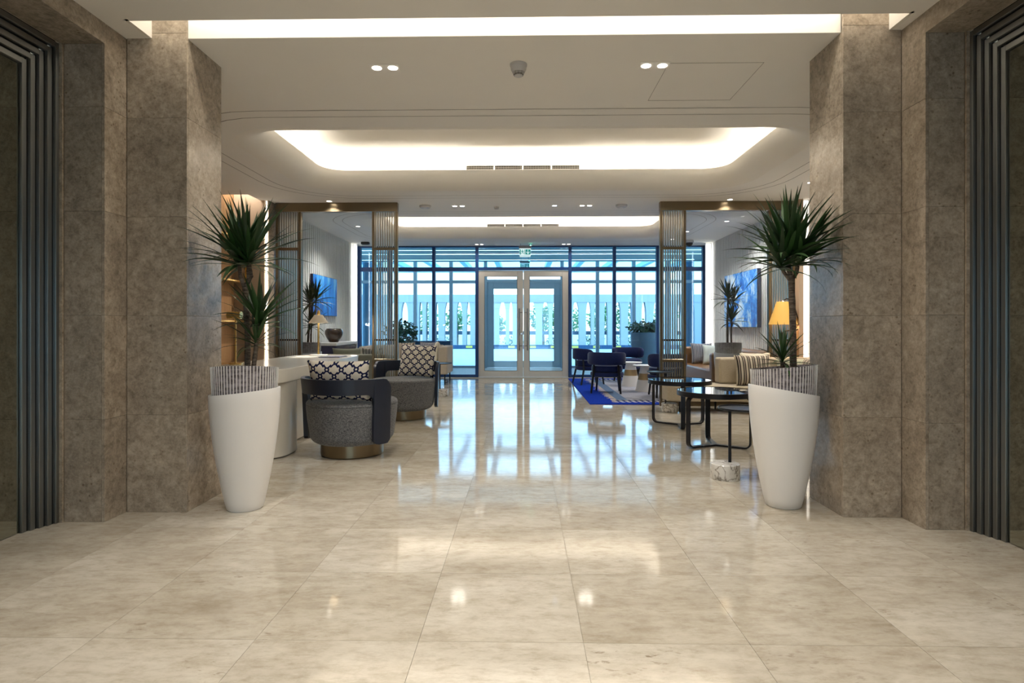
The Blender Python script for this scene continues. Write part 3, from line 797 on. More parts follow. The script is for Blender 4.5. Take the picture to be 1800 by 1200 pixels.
bar(h, 'transom', -0.985, 1.005, YV + 0.005, YV + 0.115, 2.33, 2.40, 'blue_alu')
bar(h, 'head_rail', -0.985, 1.005, YV + 0.005, YV + 0.115, ZC - 0.03, ZC, 'blue_alu')
B(-0.985, 1.005, YV + 0.055, YV + 0.065, 2.40, ZC - 0.03).build('pane', 'glass_door', h, sharp=0)
door_leaf('door_3', -0.985, 1.005, YV + 0.03, 2.325, 'blue_alu', 'grey-blue framed sliding outer entrance door', None, 0.17, handle=False)
for x, lab in ((-4.40, 'round teal column outside the left glazing'), (4.62, 'round teal column outside the right glazing')):
    t_ = thing('column', lab, 'column', (x, 16.75, 0))
    MB().cyl(0, 0, 0.08, 3.6, 0.13).build('shaft', 'teal_col', t_)
    MB().cyl(0, 0, 0, 0.08, 0.17).build('base', 'teal_col', t_)
bn = thing('bench', 'long low blue bench in the porch behind the taupe sofa', 'bench', (-2.45, 15.2, 0))
B(-0.75, 0.62, -0.22, 0.22, 0.62, 0.76).build('seat', 'kerb', bn, bevel=0.01)
for x in (-0.65, 0.52): B(x - 0.04, x + 0.04, -0.2, 0.2, 0, 0.62).build('leg', 'kerb', bn, sharp=0)

# ================================================================== OUTDOORS
struct(B(-60, 60, 16.35, 90, -0.2, -0.01).build('floor_forecourt', 'paving', sharp=0), 'pale paved forecourt outside')
can = thing('canopy', 'glass entrance canopy with blue-grey beams outside', 'canopy', (0, 16.5, 0))
for x in (-5.9, -4.7, -3.5, -2.2, -0.95, 0.95, 2.1, 3.3, 4.6, 5.9):
    MB().prism_x([(0, 3.42), (8.2, 3.42), (8.2, 3.58), (0, 3.58)], x - 0.09, x + 0.09).build('beam', 'blue_alu', can, sharp=0)
B(-6.2, 6.2, 8.1, 8.25, 3.34, 3.50).build('edge_beam', 'blue_alu', can, sharp=0)
B(-6.2, 6.2, -0.12, 0.0, 3.0, 3.8).build('wall_beam', 'blue_alu', can, sharp=0)
YCOL = 31.0
col = thing('colonnade', 'long pale concrete screen of flared fins across the forecourt', 'wall', (0, YCOL, 0))
B(-19, 19, 0, 0.5, 2.36, 2.76).build('lintel', 'concrete', col, sharp=0)
# flared fins, unevenly spaced: centre and width of each opening (metres from the door axis)
OPEN = [(-6.20, 0.36), (-5.35, 0.18), (-5.0, 0.15), (-4.50, 0.14), (-3.94, 0.33), (-3.33, 0.30), (-2.86, 0.19), (-2.30, 0.28), (-1.72, 0.20), (-1.09, 0.35), (-0.65, 0.18),
        (-0.10, 0.22), (0.44, 0.40), (1.15, 0.34), (1.62, 0.22), (2.15, 0.20), (2.72, 0.34), (3.38, 0.27), (3.74, 0.10), (4.28, 0.16), (4.90, 0.30), (5.52, 0.19), (6.24, 0.24)]
x = -6.20
while x > -18: x -= 0.62; OPEN.insert(0, (x, 0.26))
x = 6.24
while x < 18: x += 0.62; OPEN.append((x, 0.26))
for (xa, wa), (xb, wb) in zip(OPEN, OPEN[1:]):
    l_, r_ = xa + wa / 2, xb - wb / 2
    half = (r_ - l_) / 2
    prof = [(-half, 0)]
    for k in range(9):
        t = k / 8; prof.append((-half - 0.30 * wa * t ** 2.4, 1.60 + 0.76 * t))
    prof_r = [(half, 0)]
    for k in range(9):
        t = k / 8; prof_r.append((half + 0.30 * wb * t ** 2.4, 1.60 + 0.76 * t))
    o = MB().prism_y(prof + list(reversed(prof_r)), 0.03, 0.45).build('fin', 'concrete', col, sharp=20)
    for v in o.data.vertices: v.co.x += (l_ + r_) / 2
B(-19, 19, 0.5, 0.56, 0.67, 0.86).build('rail', 'rail_blue', col, sharp=0)
kb = thing('kerb', 'dark blue kerb with yellow markers before the concrete fins', 'kerb', (0, 29.6, -0.01))
B(-19, 19, 0, 0.2, 0, 0.19).build('kerb_block', 'kerb', kb, sharp=0)
for k in range(-16, 17):
    B(k * 1.05 + 0.3, k * 1.05 + 0.62, -0.012, 0.0, 0.05, 0.16).build('marker', 'yellow', kb, sharp=0)
def leaf_cloud(n, rx, ry, rz, size, mb=None, c=(0, 0, 0), seed=0):
    rnd = random.Random(seed); mb = mb or MB()
    for _ in range(n):
        while True:
            p = Vector((rnd.uniform(-1, 1), rnd.uniform(-1, 1), rnd.uniform(-1, 1)))
            if p.length < 1: break
        p = Vector((c[0] + p.x * rx, c[1] + p.y * ry, c[2] + p.z * rz))
        d = Vector((rnd.gauss(0, 1), rnd.gauss(0, 1), rnd.gauss(0, 0.7))).normalized(); q = d.orthogonal().normalized()
        s_ = size * rnd.uniform(0.6, 1.3)
        mb.add([p, p + d * s_ * 0.5 + q * s_ * 0.28, p + d * s_, p + d * s_ * 0.5 - q * s_ * 0.28], [(0, 1, 2, 3)])
    return mb
# trees beyond the fins
for k, (x, y, hgt, r) in enumerate([(-9.0, 36, 3.6, 1.0), (-6.2, 38, 3.4, 0.9), (-3.9, 35, 3.2, 0.8), (1.2, 36, 3.4, 0.85), (2.9, 37, 3.2, 0.9), (4.6, 35, 3.3, 0.9), (6.3, 37, 3.6, 1.0), (8.4, 36, 3.4, 0.9), (-1.7, 37, 2.6, 0.6), (10.6, 36, 3.4, 0.9)]):
    labs = ['leafy green tree seen far left between the fins', 'green tree second from left beyond the fins', 'slim green tree beyond the fins left of the doors', 'green tree right of centre seen through the right door leaf', 'green tree just right of the entrance doors beyond the fins', 'green tree beyond the fins behind the navy armchairs', 'tall green tree behind the outdoor slate planter', 'green tree beyond the fins near the right screen', 'low green tree seen through the left door leaf', 'farthest right green tree beyond the fins']
    t_ = thing('tree', labs[k], 'tree', (x, y, -0.01), random.uniform(0, 6), 'trees beyond the concrete fins')
    MB().tube([(0, 0, 0), (0.05, 0, hgt * 0.35), (0, 0.05, hgt * 0.7)], [0.09, 0.07, 0.04], 8).build('trunk', 'bark', t_)
    f_ = leaf_cloud(700, r, r, hgt * 0.26, 0.2, None, (0, 0, hgt * 0.46), k).build('foliage', 'tree_leaf', t_, sharp=0); f_['kind'] = 'stuff'
for k, (x, y) in enumerate([(-4.6, 32.6), (-2.0, 32.4), (-0.4, 32.5), (1.9, 32.5), (3.7, 32.6), (5.4, 32.4)]):
    labs = ['low bush behind the fins far left', 'low bush behind the fins left of the doors', 'low bush behind the fins through the left door leaf', 'low bush behind the fins through the right door leaf', 'low bush behind the fins right of the doors', 'low bush behind the fins far right']
    t_ = thing('bush', labs[k], 'bush', (x, y, -0.01), 0, 'bushes behind the concrete fins')
    MB().tube([(0, 0, 0), (0, 0, 0.3)], [0.05, 0.03], 6).build('stem', 'bark', t_)
    f_ = leaf_cloud(240, 0.75, 0.4, 0.26, 0.12, None, (0, 0, 0.34), 40 + k).build('foliage', 'shrub', t_, sharp=0); f_['kind'] = 'stuff'
# planters outside the glazing
def out_planter(x, y, r, h, lab, seed, fh):
    t_ = thing('outdoor_planter', lab, 'planter', (x, y, 0.0))
    MB().lathe([(r * 0.72, 0), (r * 0.98, h * 0.6), (r, h), (r * 0.9, h), (r * 0.88, h - 0.08), (0, h - 0.08)], 32).build('pot', 'blue_pot', t_)
    MB().cyl(0, 0, h - 0.079, h - 0.03, r * 0.87, n=24).build('soil', 'soil', t_)
    st = MB()
    rnd = random.Random(seed)
    for _ in range(7):
        a = rnd.uniform(0, 6.28); q = rnd.uniform(0.2, 0.7) * r
        st.tube([(0.1 * q * math.cos(a), 0.1 * q * math.sin(a), h - 0.05), (q * math.cos(a), q * math.sin(a), h + fh * rnd.uniform(0.5, 0.95))], [0.012, 0.005], 5)
    s_ = st.build('stem', 'bark', t_); s_['kind'] = 'stuff'
    f_ = leaf_cloud(520, r * 1.15, r * 1.0, fh * 0.5, 0.11, None, (0, 0, h + fh * 0.42), seed).build('foliage', 'shrub', t_, sharp=0); f_['kind'] = 'stuff'
out_planter(3.05, 14.9, 0.37, 0.98, 'slate planter with low green shrub in the porch at right', 3, 0.28)
out_planter(-3.0, 14.6, 0.34, 0.70, 'slate planter with tall leafy shrub in the porch at left', 5, 0.62)

# ================================================================== BRONZE SCREENS
YS = 8.56
def screen(name, x0, x1, lab):
    t_ = thing(name, lab, 'screen', (x0, YS, 0))
    W = x1 - x0; d = 0.07
    def p(n, a, b, z0, z1, m='bronze', y0=0.0, y1=d, bv=0.003): return B(a, b, y0, y1, z0, z1).build(n, m, t_, bevel=bv, seg=1, sharp=0)
    p('top_beam', 0, W, 2.79, 2.92, y0=-0.01, y1=d + 0.01)
    p('bottom_rail', 0, W, 0.0, 0.08)
    sw = 0.30; pw = 0.035
    for a in (0, sw + pw, W - sw - 2 * pw, W - pw): p('post', a, a + pw, 0.08, 2.79)
    slat_me = B(-0.006, 0.006, 0.012, d - 0.012, 0.0, 1.0).mesh('slat', 'slat', 0)
    for px in (pw, W - sw - pw):
        for z in (2.235, 0.63): p('cross_rail', px, px + sw, z, z + 0.04)
        for z in (0.93,): p('cross_rail', px, px + sw, z, z + 0.025, 'black', 0.02, 0.05, 0)
        n = 9
        for k in range(n):
            x = px + sw * (k + 0.5) / n
            link_copy(slat_me, 'slat', t_, (x, 0, 0.08), scale=(1, 1, 2.71))
    B(sw + 2 * pw, W - sw - 2 * pw, d / 2 - 0.005, d / 2 + 0.005, 0.08, 2.79).build('pane', 'glass_screen', t_, sharp=0)
    return t_
screen('screen', -3.58, -1.81, 'bronze framed glass screen with slatted sides on the left')
screen('screen', 1.95, 3.86, 'bronze framed glass screen with slatted sides on the right')

# ================================================================== CEILING FITTINGS
def twin(x, y, lab, face='lampface', power=38, dx=0.055, plate=True):
    t_ = thing('twin_downlight', lab, 'ceiling light', (x, y, ZC), 0, None)
    B(-0.10, 0.10, -0.055, 0.055, -0.004, 0).build('frame', 'ceil', t_, bevel=0.001, seg=1, sharp=0)
    for s_ in (-1, 1):
        MB().cyl(s_ * dx, 0, -0.007, -0.004, 0.031, n=24).build('lamp', face, t_)
    spot('downlight_beam', (0, 0, -0.03), power, size=150, parent=t_, r=0.11)
    return t_
twin(-0.95, 4.08, 'twin square downlight at left in the front ceiling', power=30)
twin(0.89, 4.08, 'twin square downlight at right in the front ceiling', power=30)
twin(-0.96, 8.82, 'twin square downlight at left between the two coves', power=7)
twin(0.92, 8.82, 'twin square downlight at right between the two coves', power=7)
twin(-0.96, 13.0, 'twin square downlight at left near the entrance doors', power=8)
twin(0.93, 13.0, 'twin square downlight at right near the entrance doors', power=8)
def single(x, y, lab, face='lampface', power=38, r=0.035):
    t_ = thing('downlight', lab, 'ceiling light', (x, y, ZC))
    MB().lathe([(r * 1.35, 0), (r * 1.35, -0.004), (r, -0.005), (r, 0)], 24, cap=False).build('ring', 'white_metal', t_)
    MB().cyl(0, 0, -0.004, -0.001, r * 0.98, n=24).build('lamp', face, t_)
    spot('downlight_beam', (0, 0, -0.03), power, size=130, parent=t_, r=0.05)
single(0.46, 8.82, 'cold white round downlight between the two coves', 'coldface', 8)
single(-2.76, 8.44, 'round downlight just before the left screen')
single(2.90, 8.44, 'round downlight just before the right screen')
single(3.55, 7.45, 'round downlight beside the right pillar')
single(-2.95, 10.6, 'round downlight behind the left screen glass')
single(3.45, 10.2, 'round downlight right of two behind the right screen glass')
single(3.08, 11.3, 'round downlight left of two behind the right screen glass')
single(3.05, 12.3, 'farthest round downlight behind the right screen glass', power=6)
def disc(x, y, lab, name='ceiling_speaker', r=0.085):
    t_ = thing(name, lab, 'detector', (x, y, ZC))
    MB().lathe([(r, 0), (r, -0.018), (r * 0.85, -0.034), (0, -0.036)], 28).build('body', 'dome_grey', t_)
    MB().lathe([(r * 0.35, -0.037), (r * 0.3, -0.042), (0, -0.043)], 16).build('cap', 'white_metal', t_)
disc(-1.45, 8.80, 'flat round detector on the ceiling at left between the coves', 'flat_detector')
disc(1.44, 8.80, 'flat round detector on the ceiling at right between the coves', 'flat_detector')
disc(-0.40, 8.9, 'tiny round sprinkler cap on the ceiling left of the exit signs', 'sprinkler_cap', 0.035)
t_ = thing('smoke_detector', 'grey domed smoke detector with vent slots on the front ceiling', 'detector', (-0.033, 4.05, ZC))
MB().lathe([(0.058, 0), (0.058, -0.012), (0.052, -0.020)], 32, cap=False).build('base_ring', 'dome_grey', t_)
MB().lathe([(0.054, -0.018), (0.052, -0.035), (0.044, -0.052), (0.040, -0.055)], 32, cap=True).build('body', 'dome_grey', t_)
MB().lathe([(0.034, -0.054), (0.034, -0.074), (0.0, -0.074)], 24, cap=False).build('core', 'grille', t_)
MB().lathe([(0.040, -0.060), (0.037, -0.064), (0.034, -0.060)], 24, cap=False).build('vent_ring', 'dome_grey', t_)
MB().lathe([(0.036, -0.068), (0.032, -0.073), (0.030, -0.069)], 24, cap=False).build('vent_ring', 'dome_grey', t_)
rbm = MB()
for k in range(10):
    a = 2 * PI * k / 10; x, y = math.cos(a), math.sin(a)
    rbm.tube([(0.0405 * x, 0.0405 * y, -0.054), (0.029 * x, 0.029 * y, -0.078)], 0.002, 5)
rbm.build('vent_rib', 'dome_grey', t_)
MB().lathe([(0.028, -0.074), (0.026, -0.081), (0, -0.084)], 24, cap=False).build('cap', 'dome_grey', t_)
t_ = thing('dome_camera', 'black security dome camera under the ceiling at right of the window wall', 'camera', (3.45, 12.5, ZC))
MB().cyl(0, 0, -0.05, 0, 0.10).build('base', 'white_metal', t_)
MB().lathe([(0.075, -0.05), (0.072, -0.08), (0.05, -0.115), (0, -0.13)], 24).build('dome', 'dome_black', t_)
t_ = thing('ceiling_sensor', 'flat black sensor under the ceiling at left of the window wall', 'sensor', (-3.35, 12.6, ZC))
B(-0.09, 0.09, -0.04, 0.04, -0.05, 0).build('body', 'dome_black', t_, bevel=0.01)
B(-0.06, 0.06, -0.03, 0.03, -0.058, -0.05).build('lens', 'grille', t_)
# exit signs
def exit_sign(x, y, z, lab, s_=1.0):
    t_ = thing('exit_sign', lab, 'sign', (x, y, z))
    t_.scale = (s_, s_, s_)
    B(-0.135, 0.135, -0.04, 0.03, 0.155, 0.21).build('housing', 'exit_body', t_, bevel=0.004, seg=1, sharp=0)
    B(-0.125, 0.125, -0.012, 0.0, 0.0, 0.155).build('panel', 'exit_white', t_, sharp=0)
    B(-0.118, -0.006, -0.014, -0.012, 0.022, 0.132).build('left_field', 'exit_green', t_, sharp=0)
    B(0.006, 0.118, -0.014, -0.012, 0.022, 0.132).build('right_field', 'exit_green', t_, sharp=0)
    B(-0.092, -0.018, -0.016, -0.014, 0.022, 0.132).build('doorway', 'exit_white', t_, sharp=0)
    man = MB()
    man.prism_y([(-0.060 + 0.010 * math.cos(a), 0.116 + 0.010 * math.sin(a)) for a in [2 * PI * k / 10 for k in range(10)]], -0.0175, -0.016)
    for poly in ([(-0.075, 0.100), (-0.050, 0.103), (-0.045, 0.070), (-0.062, 0.066)],
                 [(-0.052, 0.098), (-0.032, 0.078), (-0.026, 0.084), (-0.047, 0.105)],
                 [(-0.073, 0.100), (-0.088, 0.078), (-0.083, 0.074), (-0.066, 0.092)],
                 [(-0.060, 0.072), (-0.047, 0.070), (-0.030, 0.048), (-0.038, 0.030), (-0.044, 0.032), (-0.040, 0.047)],
                 [(-0.062, 0.072), (-0.052, 0.066), (-0.068, 0.046), (-0.090, 0.040), (-0.091, 0.046), (-0.073, 0.053)]):
        man.prism_y(poly, -0.0175, -0.016)
    man.build('running_figure', 'exit_green', t_, sharp=0)
    ar = MB()
    ar.prism_y([(0.056, 0.122), (0.068, 0.122), (0.068, 0.040), (0.056, 0.040)], -0.016, -0.014)
    ar.prism_y([(0.062, 0.030), (0.096, 0.068), (0.096, 0.086), (0.062, 0.052)], -0.016, -0.014)
    ar.prism_y([(0.062, 0.030), (0.028, 0.068), (0.028, 0.086), (0.062, 0.052)], -0.016, -0.014)
    ar.build('arrow', 'exit_white', t_, sharp=0)
    B(-0.115, 0.115, -0.012, 0.0, -0.03, -0.008).build('light_bar', 'exit_white', t_, sharp=0)
    for xx in (-0.10, 0.10): B(xx - 0.006, xx + 0.006, -0.004, 0.004, 0.21, (ZC - z) / s_).build('hanger', 'exit_body', t_, sharp=0)
    MB().lathe([(0.012, 0.21), (0.012, 0.222), (0, 0.226)], 10, (0.12, 0)).build('status_lamp', 'green_led', t_)
exit_sign(0.037, 12.9, 2.66, 'nearer hanging green exit sign with running figure and down arrow')
exit_sign(0.037, 15.3, 2.60, 'farther green exit sign hanging in the porch over the outer door', 0.95)

# ================================================================== PLANTERS WITH DRACAENAS
def blade(L, wd, droop, fold=0.35, n=7, twist=0.0):
    """one narrow leaf, base at origin, growing along +X and arching down"""
    mb = MB(); pts = []
    ang = 0.0; p = Vector((0, 0, 0))
    for i in range(n + 1):
        t = i / n
        wdt = wd * (0.55 + 1.6 * t * (1 - t)) * (1 - t ** 3.0) + 0.0006
        d = Vector((math.cos(ang), 0, math.sin(ang)))
        nrm = Vector((-math.sin(ang), 0, math.cos(ang)))
        side = Vector((0, 1, 0))
        mb.v += [tuple(p + side * wdt + nrm * wdt * fold), tuple(p), tuple(p - side * wdt + nrm * wdt * fold)]
        ang -= droop / n * (0.3 + 1.4 * t)
        p = p + d * (L / n)
    for i in range(n):
        a = 3 * i; b = 3 * (i + 1)
        mb.f += [(a, b, b + 1, a + 1), (a + 1, b + 1, b + 2, a + 2)]
    return mb
LEAVES = [blade(1.0, 0.030, dr, 0.4).mesh('leaf', 'leaf', 0) for dr in (0.05, 0.2, 0.4, 0.65, 0.95, 1.3)]
for me in LEAVES: me.polygons.foreach_set('use_smooth', [True] * len(me.polygons))
def crown(parent, c, n, L, seed, emin=-20, emax=85, wid=1.0, avoid=None):
    rnd = random.Random(seed)
    for k in range(n):
        t = k / (n - 1)
        az = k * 2.39996 + rnd.uniform(-0.25, 0.25)
        el = math.radians(emin + (emax - emin) * t ** 0.85 + rnd.uniform(-7, 7))
        li = min(5, max(0, int((1 - t) * 4.2 + rnd.uniform(0, 1.3))))
        ln = L * rnd.uniform(0.82, 1.12) * (0.88 + 0.2 * math.sin(PI * t))
        z = c[2] - 0.035 + 0.05 * t
        if avoid:                       # leaves bend away from the stone pillar
            for _ in range(60):
                hit = False
                for f in (0.45, 0.75, 1.0):
                    x = parent.location.x + c[0] + math.cos(az) * math.cos(el) * ln * f
                    y = parent.location.y + c[1] + math.sin(az) * math.cos(el) * ln * f
                    if avoid(x, y): hit = True
                if not hit: break
                az += 0.11 if math.cos(az) < 0 and math.sin(az) > -1 and parent.location.x < 0 else -0.11
        o = bpy.data.objects.new('leaf', LEAVES[li]); C.objects.link(o); o.parent = parent
        o.location = (c[0], c[1], z)
        o.rotation_euler = (rnd.uniform(-0.4, 0.4), -el, az)
        o.scale = (ln, wid * rnd.uniform(0.48, 0.64), ln)
def potted(loc, lab, pot_tilt, liner_tilt, stems, crowns, rz=0.0, h=0.735, lz=0.885, avoid=None):
    t_ = thing('potted_dracaena', lab, 'potted plant', loc, rz)
    tx, ty = pot_tilt
    def zf(z, a): 
        return z + (z / h) ** 3 * (tx * math.cos(a) + ty * math.sin(a)) if z > 0.3 * h else z
    pr = [(0.0, 0.0), (0.100, 0.0), (0.107, 0.006)]
    for k in range(1, 15):
        t = k / 14; pr.append((0.107 + 0.103 * (1 - (1 - t) ** 1.7), h * t))
    pr += [(0.2085, h + 0.004), (0.199, h + 0.003), (0.197, h - 0.02), (0.19, h - 0.12), (0, h - 0.12)]
    MB().lathe(pr, 56, zf=zf).build('outer_pot', 'pot_white', t_)
    lx, ly = liner_tilt
    def zl(z, a): return z + (lx * math.cos(a) + ly * math.sin(a)) * max(0, (z - 0.65) / (lz - 0.65))
    MB().lathe([(0, 0.64), (0.184, 0.64), (0.190, 0.72), (0.1955, lz), (0.188, lz + 0.001), (0.186, lz - 0.02), (0.184, lz - 0.07)], 56, zf=zl, cap=False).build('liner_pot', 'liner', t_)
    rb_ = MB()
    for k in range(64):
        a = 2 * PI * k / 64; ca, sa = math.cos(a), math.sin(a)
        def pt(r, z, o): return (r * ca - o * sa, r * sa + o * ca, zl(z, a))
        wd = 0.0022
        vs = []
        for z, r in ((0.64, 0.184), (lz, 0.1955)):
            vs += [pt(r - 0.002, z, -wd), pt(r + 0.003, z, -wd), pt(r + 0.003, z, wd), pt(r - 0.002, z, wd)]
        rb_.add(vs, [(0, 1, 2, 3), (7, 6, 5, 4), (0, 4, 5, 1), (1, 5, 6, 2), (2, 6, 7, 3)])
    o = rb_.build('rib', 'rib', t_, sharp=0); o['kind'] = 'stuff'
    MB().lathe([(0.184, lz - 0.065), (0.1, lz - 0.045), (0, lz - 0.04)], 32, zf=lambda z, a: z + (lx * math.cos(a) + ly * math.sin(a)) * 0.3, cap=False).build('soil', 'soil', t_)
    for pts, r0, r1 in stems:
        n = len(pts); q = []
        for i in range(n - 1):
            for s_ in range(5): 
                a = Vector(pts[i]).lerp(Vector(pts[i + 1]), s_ / 5); q.append(a)
        q.append(Vector(pts[-1]))
        rad = [r0 + (r1 - r0) * i / (len(q) - 1) + 0.0012 * (i % 2) for i in range(len(q))]
        MB().tube(q, rad, 10).build('stem', 'bark', t_)
    for a in crowns: crown(t_, *a, avoid=avoid)
    return t_
lx0, ly0 = -1.757, 3.74
potted((lx0, ly0, 0), 'tall dracaena in a white tapered planter before the left pillar', (0.022, 0.0), (0.004, -0.022),
       [([(0.015, 0.0, 0.80), (0.012, 0.01, 1.1), (0.0, 0.0, 1.39)], 0.019, 0.017),
        ([(0.0, 0.0, 1.38), (-0.035, 0.01, 1.46), (-0.045, 0.01, 1.56)], 0.013, 0.011),
        ([(0.0, 0.0, 1.38), (0.022, 0.0, 1.44), (0.022, 0.0, 1.56)], 0.013, 0.012),
        ([(0.0, 0.0, 1.38), (0.05, -0.02, 1.46), (0.035, -0.02, 1.54)], 0.010, 0.010),
        ([(0.085, -0.05, 0.80), (0.078, -0.05, 0.90), (0.095, -0.05, 1.04)], 0.015, 0.013),
        ([(0.09, -0.05, 1.02), (0.105, -0.05, 1.1), (0.11, -0.05, 1.18)], 0.011, 0.010)],
       [((-0.045, 0.01, 1.56), 46, 0.38, 1, -6), ((0.03, -0.01, 1.56), 52, 0.41, 2, -4), ((0.11, -0.05, 1.18), 34, 0.31, 3, 0), ((0.092, -0.05, 1.05), 26, 0.26, 4, -5, 75, 0.7)], avoid=lambda x, y: x < -2.05 and y > 3.62)
rx0, ry0 = 1.665, 3.86
potted((rx0, ry0, 0), 'tall dracaena in a white tapered planter before the right pillar', (-0.036, -0.006), (0.016, -0.012),
       [([(0.065, 0.0, 0.79), (0.06, 0.0, 1.2), (0.05, 0.0, 1.46)], 0.021, 0.018),
        ([(0.05, 0.0, 1.44), (0.035, 0.0, 1.52), (0.03, 0.0, 1.60)], 0.015, 0.014),
        ([(0.05, 0.0, 1.43), (0.09, 0.01, 1.49), (0.10, 0.01, 1.56)], 0.012, 0.011),
        ([(0.05, 0.0, 1.43), (0.0, -0.01, 1.49), (-0.02, -0.01, 1.53)], 0.011, 0.010),
        ([(-0.03, -0.06, 0.79), (-0.03, -0.06, 0.92)], 0.014, 0.013)],
       [((0.03, 0.0, 1.61), 50, 0.42, 11, -2), ((0.105, 0.01, 1.57), 44, 0.40, 12, -4), ((-0.025, -0.01, 1.54), 28, 0.36, 13, -12), ((-0.03, -0.06, 0.94), 40, 0.235, 14, -8, 80, 0.55)], avoid=lambda x, y: x > 1.90 and y > 3.60)
potted((3.15, 9.25, 0), 'smaller dracaena in a white planter behind the right screen', (0.0, 0.01), (0.0, -0.01),
       [([(-0.01, 0, 0.79), (-0.015, 0, 1.2), (0.0, 0, 1.56)], 0.017, 0.014), ([(0.05, 0, 0.79), (0.045, 0, 1.0), (0.05, 0, 1.22)], 0.014, 0.011), ([(-0.01, 0, 1.25), (0.06, 0, 1.4), (0.08, 0, 1.52)], 0.01, 0.01)],
       [((0.0, 0, 1.57), 42, 0.33, 21, -20), ((0.05, 0, 1.23), 34, 0.28, 22, -20), ((0.08, 0, 1.53), 24, 0.28, 23, -20)])
potted((-3.36, 9.25, 0), 'smaller dracaena in a white planter behind the left screen', (0.0, 0.01), (0.0, -0.01),
       [([(-0.01, 0, 0.79), (0.02, 0, 1.1), (0.03, 0, 1.5)], 0.017, 0.014), ([(0.05, 0, 0.79), (0.05, 0, 1.0), (0.06, 0, 1.15)], 0.014, 0.011), ([(0.02, 0, 1.2), (0.12, 0, 1.4), (0.13, 0, 1.55)], 0.01, 0.01)],
       [((0.03, 0, 1.51), 42, 0.38, 31, -20), ((0.06, 0, 1.16), 34, 0.32, 32, -20), ((0.13, 0, 1.56), 26, 0.34, 33, -20)])

# ================================================================== RECEPTION DESK
dk = thing('reception_desk', 'long white reception desk with rounded ends beside the left pillar', 'desk', (-2.46, 6.25, 0))
dx0, dx1, dy0, dy1 = -0.42, 0.40, -1.30, 1.38
MB().prism(rrect(dx0, dx1, dy0, dy1, 0.24, 10), 0.655, 0.775).build('desk_top', 'desk_white', dk, bevel=0.006)
MB().prism(rrect(-0.30, 0.39, -1.24, -0.62, 0.25, 10), 0.012, 0.655).build('pedestal', 'desk_white', dk, bevel=0.004)
MB().prism(rrect(-0.285, 0.375, -1.225, -0.635, 0.24, 10), 0.0, 0.012).build('plinth', 'dark_trim', dk)
MB().prism(rrect(-0.30, 0.34, 0.95, 1.34, 0.15, 10), 0.0, 0.655).build('pedestal', 'desk_white', dk, bevel=0.004)
B(0.14, 0.19, -0.64, 0.96, 0.012, 0.655).build('modesty_panel', 'desk_white', dk, sharp=0)
B(0.15, 0.18, -0.64, 0.96, 0.0, 0.012).build('plinth', 'dark_trim', dk, sharp=0)
# table lamp with cream shade
tl = thing('table_lamp', 'brass table lamp with cream cone shade on the far desk end', 'lamp', (-2.56, 7.42, 0.775))
MB().lathe([(0.11, 0), (0.11, 0.012), (0.0, 0.016)], 36).build('base', 'white_metal', tl)
MB().cyl(0, 0, 0.012, 0.53, 0.0115, n=16).build('stem', 'brass', tl)
MB().lathe([(0.12, 0.405), (0.116, 0.415), (0.048, 0.508), (0.045, 0.508), (0.114, 0.407)], 40, cap=False).build('lamp_shade', 'shade', tl)
MB().lathe([(0.022, 0.508), (0.022, 0.53), (0.012, 0.565), (0, 0.568)], 16).build('finial', 'brass', tl)
MB().lathe([(0.0, 0.425), (0.10, 0.427), (0.0, 0.43)], 24, cap=False).build('bulb_glow', 'bulb', tl)
l_ = bpy.data.lights.new('lamp_glow', 'POINT'); l_.energy = 3; l_.color = WARM; l_.shadow_soft_size = 0.03
o = bpy.data.objects.new('lamp_glow', l_); C.objects.link(o); o.parent = tl; o.location = (0, 0, 0.40)
# brass task lamp
bl = thing('desk_lamp', 'slim brass desk lamp with horizontal cylinder head near the left pillar', 'lamp', (-2.78, 5.72, 0.775))
MB().lathe([(0.06, 0), (0.06, 0.012), (0, 0.014)], 28).build('base', 'brass', bl)
MB().cyl(0, 0, 0.012, 0.50, 0.009, n=14).build('stem', 'brass', bl)
MB().tube([(-0.075, 0, 0.475), (0.055, 0, 0.475)], 0.036, 20).build('head', 'brass', bl)
o = B(-2.40, -2.15, 6.95, 7.25, 0.775, 0.783).build('magazine', 'cover', sharp=0, bevel=0.001, seg=1); tag(o, 'dark covered magazine lying on the desk near the cream lamp', 'magazine')
o = B(-2.72, -2.46, 6.85, 7.2, 0.775, 0.779).build('paper_sheet', 'paper', sharp=0); tag(o, 'white paper sheets lying on the desk', 'paper')

